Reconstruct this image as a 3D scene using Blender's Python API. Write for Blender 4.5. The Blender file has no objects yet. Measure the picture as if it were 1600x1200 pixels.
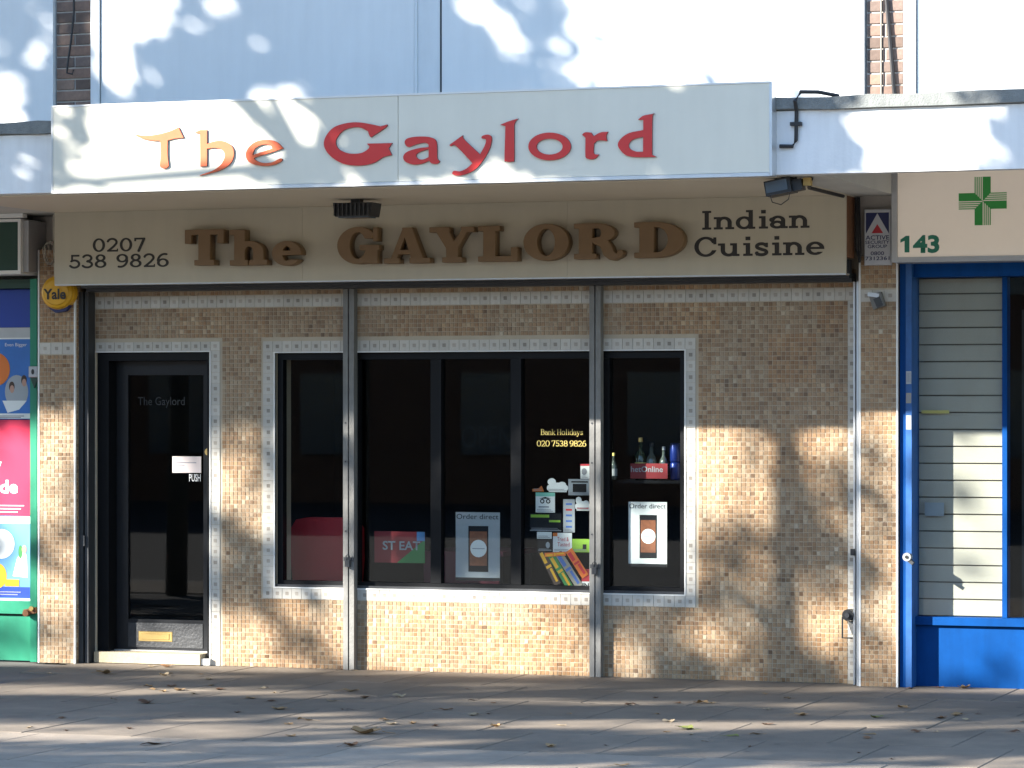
import bpy, math, random
import numpy as np
from mathutils import Vector, Matrix
rad = math.radians
random.seed(7); rng = np.random.default_rng(11)
scn = bpy.context.scene
col = scn.collection

# ------------------------------------------------------------------ camera, sky, sun, exposure
FPX, HOR, DIST, EYE = 5100.0, 640.0, 20.8, 413/245
TH = math.atan(1800/5100); CT, ST = math.cos(TH), math.sin(TH)
CAM = (DIST*ST, -DIST*CT, EYE)
cd = bpy.data.cameras.new('camera'); cam = bpy.data.objects.new('camera', cd); col.objects.link(cam)
cam.location = CAM; cam.rotation_euler = (rad(90), 0, TH)
cd.sensor_width = 36; cd.lens = FPX/1600*36; cd.shift_y = (HOR-600)/1600
cd.clip_start = 0.1; cd.clip_end = 2000
scn.camera = cam
ALPHA, TANP = rad(47.0), 0.652          # sun azimuth off the facade normal (from the left), slope seen in section
ELEV = math.atan(TANP*math.cos(ALPHA))
SUN = Vector((-math.sin(ALPHA)*math.cos(ELEV), -math.cos(ALPHA)*math.cos(ELEV), math.sin(ELEV)))
w = bpy.data.worlds.new('World'); scn.world = w; w.use_nodes = True
nt = w.node_tree; bg = nt.nodes['Background']
sky = nt.nodes.new('ShaderNodeTexSky'); sky.sky_type = 'NISHITA'; sky.sun_disc = False
sky.sun_elevation = ELEV; sky.sun_rotation = math.atan2(SUN.x, SUN.y)
sky.air_density = 1.0; sky.dust_density = 0.15; sky.ozone_density = 2.2
nt.links.new(sky.outputs[0], bg.inputs[0]); bg.inputs[1].default_value = 0.12
sl = bpy.data.lights.new('sun', 'SUN'); sl.energy = 5.0; sl.angle = rad(0.53); sl.color = (1, .95, .87)
so = bpy.data.objects.new('sun', sl); col.objects.link(so); so.location = SUN*40
so.rotation_euler = SUN.to_track_quat('Z', 'Y').to_euler()
scn.view_settings.view_transform = 'Standard'; scn.view_settings.look = 'None'
scn.view_settings.exposure = 2.05; scn.view_settings.gamma = 1.0

def at(px, py, Y):
    """point of the vertical plane y=Y that the photograph shows at a pixel (1600x1200)"""
    dx = -ST*FPX+CT*(px-800); dy = CT*FPX+ST*(px-800); dz = HOR-py
    t = (Y-CAM[1])/dy
    return (CAM[0]+dx*t, CAM[2]+dz*t)
def ground_at(px, py):
    dx = -ST*FPX+CT*(px-800); dy = CT*FPX+ST*(px-800); dz = HOR-py
    t = -EYE/dz
    return (CAM[0]+dx*t, CAM[1]+dy*t)

# ------------------------------------------------------------------ materials
M = {}
def mat(name, c, rough=.6, metal=0., var=0., vscale=6., bump=0., bscale=60., grime=0., spec=.5, objvar=0., emit=0.):
    m = bpy.data.materials.new(name); m.use_nodes = True; M[name] = m
    n = m.node_tree.nodes; l = m.node_tree.links; b = n['Principled BSDF']
    b.inputs['Roughness'].default_value = rough; b.inputs['Metallic'].default_value = metal
    b.inputs['Specular IOR Level'].default_value = spec
    b.inputs['Base Color'].default_value = (*c, 1)
    tc = n.new('ShaderNodeTexCoord'); last = None
    def mul(a_sock, fac_sock, lo, hi):
        mr = n.new('ShaderNodeMapRange'); mr.inputs[3].default_value = lo; mr.inputs[4].default_value = hi
        l.new(fac_sock, mr.inputs[0])
        mx = n.new('ShaderNodeMix'); mx.data_type = 'RGBA'; mx.blend_type = 'MULTIPLY'; mx.inputs[0].default_value = 1
        if a_sock is None: mx.inputs[6].default_value = (*c, 1)
        else: l.new(a_sock, mx.inputs[6])
        l.new(mr.outputs[0], mx.inputs[7]); return mx.outputs[2]
    if var:
        no = n.new('ShaderNodeTexNoise'); no.inputs['Scale'].default_value = vscale; no.inputs['Detail'].default_value = 6
        no.inputs['Roughness'].default_value = .65
        l.new(tc.outputs['Object'], no.inputs['Vector']); last = mul(last, no.outputs[0], 1-var*1.6, 1+var*1.2)
    if grime:       # rain streaks and dirt, stretched downwards
        mp = n.new('ShaderNodeMapping'); mp.inputs['Scale'].default_value = (9, 9, .9); l.new(tc.outputs['Object'], mp.inputs[0])
        no = n.new('ShaderNodeTexNoise'); no.inputs['Scale'].default_value = 1.6; no.inputs['Detail'].default_value = 8
        l.new(mp.outputs[0], no.inputs['Vector']); last = mul(last, no.outputs[0], 1-grime*2, 1+grime)
    if objvar:
        oi = n.new('ShaderNodeObjectInfo'); last = mul(last, oi.outputs['Random'], 1-objvar, 1+objvar)
    if last is not None: l.new(last, b.inputs['Base Color'])
    if emit:
        b.inputs['Emission Strength'].default_value = emit
        b.inputs['Emission Color'].default_value = (*c, 1)
    if bump:
        no = n.new('ShaderNodeTexNoise'); no.inputs['Scale'].default_value = bscale; no.inputs['Detail'].default_value = 5
        l.new(tc.outputs['Object'], no.inputs['Vector'])
        bp = n.new('ShaderNodeBump'); bp.inputs['Strength'].default_value = bump; bp.inputs['Distance'].default_value = .01
        l.new(no.outputs[0], bp.inputs['Height']); l.new(bp.outputs[0], b.inputs['Normal'])
    return m
def glassmat(name, tint=(.9, .93, .93), refl=1.0):
    m = bpy.data.materials.new(name); m.use_nodes = True; M[name] = m
    n = m.node_tree.nodes; l = m.node_tree.links; n.remove(n['Principled BSDF'])
    t = n.new('ShaderNodeBsdfTransparent'); t.inputs[0].default_value = (*tint, 1)
    g = n.new('ShaderNodeBsdfGlossy'); g.inputs['Roughness'].default_value = .015
    lw = n.new('ShaderNodeLayerWeight'); lw.inputs[0].default_value = .5      # Schlick, alike from both sides of the pane
    pw = n.new('ShaderNodeMath'); pw.operation = 'POWER'; pw.inputs[1].default_value = 5; l.new(lw.outputs['Facing'], pw.inputs[0])
    f = n.new('ShaderNodeMath'); f.operation = 'MULTIPLY_ADD'; f.inputs[1].default_value = .96; f.inputs[2].default_value = .024; l.new(pw.outputs[0], f.inputs[0])
    mx = n.new('ShaderNodeMixShader'); l.new(f.outputs[0], mx.inputs[0]); l.new(t.outputs[0], mx.inputs[1]); l.new(g.outputs[0], mx.inputs[2])
    l.new(mx.outputs[0], n['Material Output'].inputs[0]); return m
mat('white_panel', (.80, .81, .80), .45, var=.06, vscale=1.5, grime=.04)
mat('white_frame', (.74, .76, .76), .4, var=.05, grime=.06)
mat('white_paint', (.78, .79, .78), .6, var=.06, vscale=4, grime=.10, bump=.1)
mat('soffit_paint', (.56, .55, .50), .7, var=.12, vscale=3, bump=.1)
mat('felt', (.20, .21, .20), .95, var=.3, vscale=14, bump=.6, bscale=120)
mat('sign_cream', (.71, .68, .57), .35, var=.05, vscale=2, grime=.025)
mat('sign_beige', (.49, .44, .335), .5, var=.05, vscale=2.5, grime=.05)
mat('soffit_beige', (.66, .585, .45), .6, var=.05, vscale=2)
mat('alu', (.62, .63, .63), .35, .75, var=.1)
mat('red_letter', (.60, .035, .03), .3, var=.08)
mat('overexposed_letter', (.66, .115, .035), .4, var=.12, vscale=12)  # orange stands in for overexposed sunlight on the red letters of The
mat('letter_edge', (.10, .02, .02), .5)
mat('gold_letter', (.19, .112, .05), .5, var=.1, vscale=8)
mat('black_letter', (.018, .016, .015), .5)
mat('steel', (.22, .215, .20), .6, .2, var=.28, vscale=9, grime=.2, bump=.15)
mat('dark_steel', (.055, .058, .062), .5, .3, var=.2, grime=.15)
mat('black_frame', (.004, .0045, .0055), .45, var=.2, spec=.2)
mat('black_gloss', (.017, .018, .020), .3, var=.2, bump=.08, spec=.35)
mat('kick_sunlit_grey', (.035, .037, .040), .45, var=.3, vscale=30, bump=.3)
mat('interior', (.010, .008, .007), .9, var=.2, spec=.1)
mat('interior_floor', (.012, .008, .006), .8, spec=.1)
mat('brass', (.62, .44, .17), .35, .8, var=.12)
mat('threshold', (.48, .40, .27), .8, var=.25, vscale=12, bump=.3, grime=.15)
mat('grout', (.46, .39, .29), .85, var=.12)
mat('trim_white', (.75, .74, .70), .4, var=.06)
mat('border', (.52, .49, .43), .45, var=.16, vscale=30, objvar=.10)
mat('border_dot', (.33, .29, .24), .45, var=.2, vscale=25, objvar=.35)
mat('mortar', (.50, .46, .41), .9, var=.15, bump=.3)
mat('concrete', (.34, .335, .32), .85, var=.15, bump=.2)
mat('joint', (.12, .11, .10), .95)
mat('asphalt', (.06, .06, .06), .9, var=.2, bump=.4)
mat('blue_frame', (.001, .055, .22), .55, var=.22, vscale=5, grime=.18, spec=.1)
mat('blue_worn', (.015, .10, .31), .5, var=.3, vscale=14, grime=.2)
mat('slat', (.45, .40, .33), .45, var=.05, grime=.03)
mat('slat_gap', (.14, .12, .10), .8)
mat('pharm_sign', (.76, .66, .55), .45, var=.03, emit=.05)
mat('grey_frame', (.44, .44, .44), .45, .2, var=.1)
mat('pharm_green', (.035, .33, .06), .45)
mat('digit_green', (.02, .19, .12), .45)
mat('green_frame', (.008, .22, .12), .4, var=.16, vscale=5, grime=.12)
mat('dark_green', (.008, .045, .028), .4)
mat('blue_band', (.008, .045, .33), .4)
mat('rust', (.20, .085, .035), .85, var=.4, vscale=30, bump=.4)
mat('yellow', (.72, .38, .015), .35, var=.05)
mat('plate_white', (.60, .62, .64), .45, var=.08)
mat('navy', (.012, .02, .10), .5)
mat('dull_red', (.26, .012, .016), .5)
mat('mark_red', (.50, .02, .03), .5)
mat('black_plastic', (.013, .014, .015), .45, var=.2)
mat('lamp_glass', (.08, .11, .14), .12, spec=.8)
mat('wood_block', (.42, .29, .10), .7, var=.2)
mat('cable', (.02, .019, .02), .6)
mat('cable_pale', (.30, .27, .22), .7)
mat('paper', (.78, .77, .74), .7, var=.03)
mat('paper_grey', (.36, .375, .39), .7, var=.08)
mat('paper_pink', (.74, .64, .60), .7)
mat('ink', (.010, .010, .012), .6, spec=.2)
mat('ink_soft', (.25, .25, .27), .6)
mat('ink_dim', (.009, .009, .010), .8, spec=.1)
mat('ink_blue', (.06, .14, .42), .6)
mat('gold_ink', (.70, .55, .16), .5)
mat('etched', (.03, .032, .032), .6)
mat('orange', (.70, .17, .02), .5, var=.05)
mat('orange_food', (.25, .075, .025), .5, var=.45, vscale=40)
mat('lime', (.27, .47, .03), .5)
mat('leaf_green', (.03, .22, .05), .5)
mat('sky_blue', (.10, .28, .55), .5, var=.1)
mat('poster_blue', (.03, .16, .50), .4, var=.25, vscale=4)
mat('poster_red', (.60, .015, .07), .4, var=.03)
mat('mint', (.22, .55, .42), .5)
mat('skin', (.50, .28, .20), .6)
mat('hair', (.05, .025, .015), .6)
mat('chair_red', (.46, .008, .016), .5, var=.08)
mat('tablecloth', (.16, .02, .045), .7)
mat('bottle_dark', (.02, .035, .015), .12, spec=.8)
mat('bottle_clear', (.07, .085, .075), .1, spec=.8)
mat('can_blue', (.008, .025, .17), .3, .3)
mat('bark', (.13, .11, .085), .9, var=.3, bump=.6, bscale=30)
mat('brick_far', (.22, .12, .08), .9, var=.2)
for i, c in enumerate([(.20, .10, .045), (.31, .19, .085), (.11, .055, .028), (.40, .30, .18), (.20, .21, .05)]):
    mat('dry_leaf%d' % i, c, .75, var=.25, vscale=30, objvar=.2)
glassmat('glass'); glassmat('glass_door', (.55, .57, .58))
def slabmat(name, c):
    mat(name, c, .85, var=.18, vscale=5, bump=.4, bscale=90, objvar=.07); m = M[name]; n = m.node_tree.nodes; l = m.node_tree.links; b = n['Principled BSDF']
    src = b.inputs['Base Color'].links[0].from_socket
    geo = n.new('ShaderNodeNewGeometry'); vo = n.new('ShaderNodeTexVoronoi'); vo.inputs['Scale'].default_value = 2.6; l.new(geo.outputs['Position'], vo.inputs['Vector'])
    lt = n.new('ShaderNodeMapRange'); lt.inputs[1].default_value = .045; lt.inputs[2].default_value = .065; lt.inputs[3].default_value = .5; lt.inputs[4].default_value = 1; l.new(vo.outputs['Distance'], lt.inputs[0])
    no = n.new('ShaderNodeTexNoise'); no.inputs['Scale'].default_value = .9; no.inputs['Detail'].default_value = 8; no.inputs['Roughness'].default_value = .7; l.new(geo.outputs['Position'], no.inputs['Vector'])
    ns = n.new('ShaderNodeMapRange'); ns.inputs[1].default_value = .3; ns.inputs[2].default_value = .7; ns.inputs[3].default_value = .68; ns.inputs[4].default_value = 1.2; l.new(no.outputs[0], ns.inputs[0])
    mu = n.new('ShaderNodeMath'); mu.operation = 'MULTIPLY'; l.new(lt.outputs[0], mu.inputs[0]); l.new(ns.outputs[0], mu.inputs[1])
    mx = n.new('ShaderNodeMix'); mx.data_type = 'RGBA'; mx.blend_type = 'MULTIPLY'; mx.inputs[0].default_value = 1
    l.new(src, mx.inputs[6]); l.new(mu.outputs[0], mx.inputs[7]); l.new(mx.outputs[2], b.inputs['Base Color'])
slabmat('slab', (.205, .166, .125))
slabmat('slab_light', (.30, .245, .188))
def leafmat():
    m = bpy.data.materials.new('foliage'); m.use_nodes = True; M['foliage'] = m
    n = m.node_tree.nodes; l = m.node_tree.links; b = n['Principled BSDF']
    b.inputs['Base Color'].default_value = (.09, .11, .03, 1); b.inputs['Roughness'].default_value = .6
leafmat()
def mosaicmat():
    m = bpy.data.materials.new('mosaic'); m.use_nodes = True; M['mosaic'] = m
    n = m.node_tree.nodes; l = m.node_tree.links; b = n['Principled BSDF']
    a = n.new('ShaderNodeAttribute'); a.attribute_name = 'tile'
    r = n.new('ShaderNodeValToRGB'); e = r.color_ramp; e.elements[0].position = 0; e.elements[0].color = (.14, .082, .042, 1)
    e.elements[1].position = 1; e.elements[1].color = (.49, .41, .30, 1)
    for p, c in ((.14, (.19, .118, .062)), (.34, (.265, .17, .093)), (.55, (.315, .22, .132)), (.75, (.37, .285, .19))):
        q = e.elements.new(p); q.color = (*c, 1)
    sp = n.new('ShaderNodeSeparateColor'); l.new(a.outputs['Color'], sp.inputs[0]); l.new(sp.outputs[0], r.inputs[0])
    mx = n.new('ShaderNodeMix'); mx.data_type = 'RGBA'; mx.blend_type = 'MULTIPLY'
    mx.inputs[7].default_value = (1.10, .93, .74, 1); l.new(sp.outputs[1], mx.inputs[0]); l.new(r.outputs[0], mx.inputs[6])
    tc = n.new('ShaderNodeTexCoord'); no = n.new('ShaderNodeTexNoise'); no.inputs['Scale'].default_value = 90; no.inputs['Detail'].default_value = 4
    l.new(tc.outputs['Object'], no.inputs['Vector'])
    mr = n.new('ShaderNodeMapRange'); mr.inputs[3].default_value = .75; mr.inputs[4].default_value = 1.25; l.new(no.outputs[0], mr.inputs[0])
    m2 = n.new('ShaderNodeMix'); m2.data_type = 'RGBA'; m2.blend_type = 'MULTIPLY'; m2.inputs[0].default_value = 1
    l.new(mx.outputs[2], m2.inputs[6]); l.new(mr.outputs[0], m2.inputs[7]); l.new(m2.outputs[2], b.inputs['Base Color'])
    b.inputs['Roughness'].default_value = .45
mosaicmat()
def brickmat():
    m = bpy.data.materials.new('brick'); m.use_nodes = True; M['brick'] = m
    n = m.node_tree.nodes; l = m.node_tree.links; b = n['Principled BSDF']
    oi = n.new('ShaderNodeObjectInfo'); r = n.new('ShaderNodeValToRGB'); e = r.color_ramp
    e.elements[0].color = (.13, .09, .07, 1); e.elements[1].color = (.31, .21, .155, 1)
    q = e.elements.new(.4); q.color = (.20, .145, .12, 1); q = e.elements.new(.7); q.color = (.26, .16, .115, 1)
    l.new(oi.outputs['Random'], r.inputs[0])
    tc = n.new('ShaderNodeTexCoord'); no = n.new('ShaderNodeTexNoise'); no.inputs['Scale'].default_value = 40; no.inputs['Detail'].default_value = 6
    l.new(tc.outputs['Object'], no.inputs['Vector'])
    mr = n.new('ShaderNodeMapRange'); mr.inputs[3].default_value = .6; mr.inputs[4].default_value = 1.3; l.new(no.outputs[0], mr.inputs[0])
    m2 = n.new('ShaderNodeMix'); m2.data_type = 'RGBA'; m2.blend_type = 'MULTIPLY'; m2.inputs[0].default_value = 1
    l.new(r.outputs[0], m2.inputs[6]); l.new(mr.outputs[0], m2.inputs[7]); l.new(m2.outputs[2], b.inputs['Base Color'])
    bp = n.new('ShaderNodeBump'); bp.inputs['Strength'].default_value = .5; bp.inputs['Distance'].default_value = .004
    l.new(no.outputs[0], bp.inputs['Height']); l.new(bp.outputs[0], b.inputs['Normal']); b.inputs['Roughness'].default_value = .85
brickmat()

# ------------------------------------------------------------------ object helpers
WL = {}
def thing(name, label, cat, loc=(0, 0, 0), group=None, kind=None):
    o = bpy.data.objects.new(name, None); col.objects.link(o); o.location = loc; o.empty_display_size = .1
    WL[o.name] = Vector(loc); tag(o, label, cat, group); return o
def tag(o, label, cat, group=None):
    o['label'] = label; o['category'] = cat
    if group: o['group'] = group
    return o
def link(name, me, m=None, parent=None, kind=None, loc=(0, 0, 0), rot=None):
    o = bpy.data.objects.new(name, me); col.objects.link(o)
    if m is not None:
        for q in (m if isinstance(m, (list, tuple)) else [m]):
            if len(me.materials) < (len(m) if isinstance(m, (list, tuple)) else 1): me.materials.append(M[q])
    p = Vector(loc)
    if parent is not None:
        o.parent = parent; p = p-WL.get(parent.name, Vector((0, 0, 0)))
    o.location = p; WL[o.name] = Vector(loc)
    if rot: o.rotation_euler = rot
    if kind: o['kind'] = kind
    return o
class MB:
    def __init__(s): s.v = []; s.f = []; s.mi = []; s.cur = 0
    def add(s, vs, fs):
        n = len(s.v); s.v += [tuple(map(float, v)) for v in vs]; s.f += [tuple(i+n for i in f) for f in fs]; s.mi += [s.cur]*len(fs); return s
    def box(s, x0, x1, y0, y1, z0, z1, b=0):
        if b:           # chamfered front edges (front is -y)
            vs = [(x0, y1, z0), (x1, y1, z0), (x1, y1, z1), (x0, y1, z1), (x0, y0+b, z0), (x1, y0+b, z0), (x1, y0+b, z1), (x0, y0+b, z1),
                  (x0+b, y0, z0+b), (x1-b, y0, z0+b), (x1-b, y0, z1-b), (x0+b, y0, z1-b)]
            fs = [(3, 2, 1, 0), (0, 1, 5, 4), (1, 2, 6, 5), (2, 3, 7, 6), (3, 0, 4, 7), (4, 5, 9, 8), (5, 6, 10, 9), (6, 7, 11, 10), (7, 4, 8, 11), (8, 9, 10, 11)]
            return s.add(vs, fs)
        vs = [(x0, y0, z0), (x1, y0, z0), (x1, y1, z0), (x0, y1, z0), (x0, y0, z1), (x1, y0, z1), (x1, y1, z1), (x0, y1, z1)]
        return s.add(vs, [(0, 3, 2, 1), (4, 5, 6, 7), (0, 1, 5, 4), (1, 2, 6, 5), (2, 3, 7, 6), (3, 0, 4, 7)])
    def prism(s, pts, y0, y1):          # pts in (x, z), front at y0
        n = len(pts); a = sum(pts[i][0]*pts[(i+1) % n][1]-pts[(i+1) % n][0]*pts[i][1] for i in range(n))
        if a < 0: pts = pts[::-1]
        vs = [(x, y0, z) for x, z in pts]+[(x, y1, z) for x, z in pts]
        fs = [tuple(range(n)), tuple(range(2*n-1, n-1, -1))]+[(i, n+i, n+(i+1) % n, (i+1) % n) for i in range(n)]
        return s.add(vs, fs)
    def disc(s, cx, cz, rx, rz, y0, y1, n=28, a0=0):
        return s.prism([(cx+rx*math.cos(a0+i*2*math.pi/n), cz+rz*math.sin(a0+i*2*math.pi/n)) for i in range(n)], y0, y1)
    def tube(s, path, r, n=8, r1=None):
        P = [Vector(p) for p in path]; rings = []; k = len(P)
        for i, p in enumerate(P):
            d = (P[min(i+1, k-1)]-P[max(i-1, 0)]).normalized()
            u = d.cross(Vector((0, 0, 1)) if abs(d.z) < .9 else Vector((1, 0, 0))).normalized(); v = d.cross(u)
            rr = r if r1 is None else r+(r1-r)*i/(k-1)
            rings.append([p+u*rr*math.cos(2*math.pi*j/n)+v*rr*math.sin(2*math.pi*j/n) for j in range(n)])
        vs = [q for R in rings for q in R]; fs = []
        for i in range(k-1):
            for j in range(n): fs.append((i*n+j, i*n+(j+1) % n, (i+1)*n+(j+1) % n, (i+1)*n+j))
        fs += [tuple(range(n))[::-1], tuple((k-1)*n+j for j in range(n))]
        return s.add(vs, fs)
    def lathe(s, cx, cy, prof, n=20):   # prof: (r, z) from bottom to top
        vs = [(cx+r*math.cos(2*math.pi*j/n), cy+r*math.sin(2*math.pi*j/n), z) for r, z in prof for j in range(n)]; k = len(prof)
        fs = [(i*n+j, i*n+(j+1) % n, (i+1)*n+(j+1) % n, (i+1)*n+j) for i in range(k-1) for j in range(n)]
        fs += [tuple(range(n))[::-1], tuple((k-1)*n+j for j in range(n))]
        return s.add(vs, fs)
    def mesh(s, name):
        me = bpy.data.meshes.new(name); me.from_pydata(s.v, [], s.f); me.polygons.foreach_set('material_index', s.mi); me.update(); return me
    def build(s, name, m, parent=None, kind=None, smooth=False):
        me = s.mesh(name)
        if smooth: me.polygons.foreach_set('use_smooth', [True]*len(me.polygons))
        return link(name, me, m, parent, kind)
def bx(name, m, parent, *a, kind=None): return MB().box(*a).build(name, m, parent, kind)

# ------------------------------------------------------------------ lettering: outlines from set operations on a grid
def contour(F, xs, ys):
    ny, nx = F.shape; segs = {}; pts = {}
    B = F > 0
    def ep(i0, j0, i1, j1):
        a, b = F[j0, i0], F[j1, i1]; t = a/(a-b)
        return (xs[i0]+(xs[i1]-xs[i0])*t, ys[j0]+(ys[j1]-ys[j0])*t)
    cells = np.argwhere((B[:-1, :-1] != B[1:, 1:]) | (B[:-1, 1:] != B[1:, :-1]) | (B[:-1, :-1] != B[:-1, 1:]))
    nxt = {}
    for j, i in cells:
        c = [(i, j), (i+1, j), (i+1, j+1), (i, j+1)]; v = [B[q[1], q[0]] for q in c]; ins = []; outs = []
        for k in range(4):
            a, b = c[k], c[(k+1) % 4]
            if v[k] != v[(k+1) % 4]:
                key = (min(a, b), max(a, b)); pts[key] = ep(*a, *b)
                (outs if v[k] else ins).append(key)
        for a, b in zip(ins, outs): nxt[b] = a
    loops = []; seen = set()
    for s0 in list(nxt):
        if s0 in seen: continue
        L = []; k = s0
        while k not in seen and k in nxt: seen.add(k); L.append(pts[k]); k = nxt[k]
        if len(L) > 5: loops.append(simplify(L))
    return loops
def simplify(L, tol=.0025):
    def dp(P):
        if len(P) < 3: return P
        a, b = np.array(P[0]), np.array(P[-1]); d = b-a; n = np.hypot(*d)+1e-12
        Q = np.array(P); ds = np.abs(d[0]*(Q[:, 1]-a[1])-d[1]*(Q[:, 0]-a[0]))/n; k = int(ds.argmax())
        if ds[k] < tol: return [P[0], P[-1]]
        return dp(P[:k+1])[:-1]+dp(P[k:])
    h = len(L)//2
    return dp(L[:h+1])[:-1]+dp(L[h:]+[L[0]])[:-1]
def outline_mesh(loops, y0, y1, name, bevel=0):
    """closed (x, z) loops, even-odd filled, front face at y0, back at y1"""
    cu = bpy.data.curves.new(name, 'CURVE'); cu.dimensions = '2D'; cu.fill_mode = 'BOTH'
    cu.extrude = max((y1-y0)/2-bevel, .0002); cu.bevel_depth = bevel; cu.bevel_resolution = 0
    for L in loops:
        sp = cu.splines.new('POLY'); sp.points.add(len(L)-1); sp.use_cyclic_u = True
        for p, (x, z) in zip(sp.points, L): p.co = (x, z, 0, 1)
    o = bpy.data.objects.new(name, cu); me = bpy.data.meshes.new_from_object(o)
    bpy.data.objects.remove(o); bpy.data.curves.remove(cu)
    ym = (y0+y1)/2
    me.transform(Matrix(((1, 0, 0, 0), (0, 0, -1, ym), (0, 1, 0, 0), (0, 0, 0, 1)))); me.name = name
    return me
class Gl:
    N = 84
    def __init__(s):
        s.xs = np.linspace(-.25, 1.35, int(s.N*1.6)); s.ys = np.linspace(-.4, 1.15, int(s.N*1.55))
        s.X, s.Y = np.meshgrid(s.xs, s.ys); s.F = np.full(s.X.shape, -9.)
    def box(s, a, b, c, d): return np.minimum(np.minimum(s.X-a, c-s.X), np.minimum(s.Y-b, d-s.Y))
    def ell(s, cx, cy, rx, ry): return (1-np.hypot((s.X-cx)/rx, (s.Y-cy)/ry))*min(rx, ry)
    def ring(s, cx, cy, rx, ry, tx, ty): return np.minimum(s.ell(cx, cy, rx, ry), -s.ell(cx, cy, max(rx-tx, .02), max(ry-ty, .02)))
    def poly(s, P):                     # convex
        P = list(P); n = len(P); ar = sum(P[i][0]*P[(i+1) % n][1]-P[(i+1) % n][0]*P[i][1] for i in range(n))
        if ar < 0: P = P[::-1]
        F = np.full(s.X.shape, 9.)
        for i in range(n):
            (x0, y0), (x1, y1) = P[i], P[(i+1) % n]; d = math.hypot(x1-x0, y1-y0)
            F = np.minimum(F, ((x1-x0)*(s.Y-y0)-(y1-y0)*(s.X-x0))/d)
        return F
    def stroke(s, P, w0, w1=None):
        w1 = w0 if w1 is None else w1; F = np.full(s.X.shape, -9.); k = len(P)-1
        for i in range(k):
            (x0, y0), (x1, y1) = P[i], P[i+1]; dx, dy = x1-x0, y1-y0; L = dx*dx+dy*dy+1e-9
            t = np.clip(((s.X-x0)*dx+(s.Y-y0)*dy)/L, 0, 1)
            wv = (w0+(w1-w0)*(i+t)/k)/2
            F = np.maximum(F, wv-np.hypot(s.X-x0-t*dx, s.Y-y0-t*dy))
        return F
    def add(s, *A):
        for a in A: s.F = np.maximum(s.F, a)
    def sub(s, *A):
        for a in A: s.F = np.minimum(s.F, -a)
def arc(cx, cy, rx, ry, a0, a1, n=14): return [(cx+rx*math.cos(rad(a0+(a1-a0)*i/n)), cy+ry*math.sin(rad(a0+(a1-a0)*i/n))) for i in range(n+1)]
GC = {}
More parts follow.
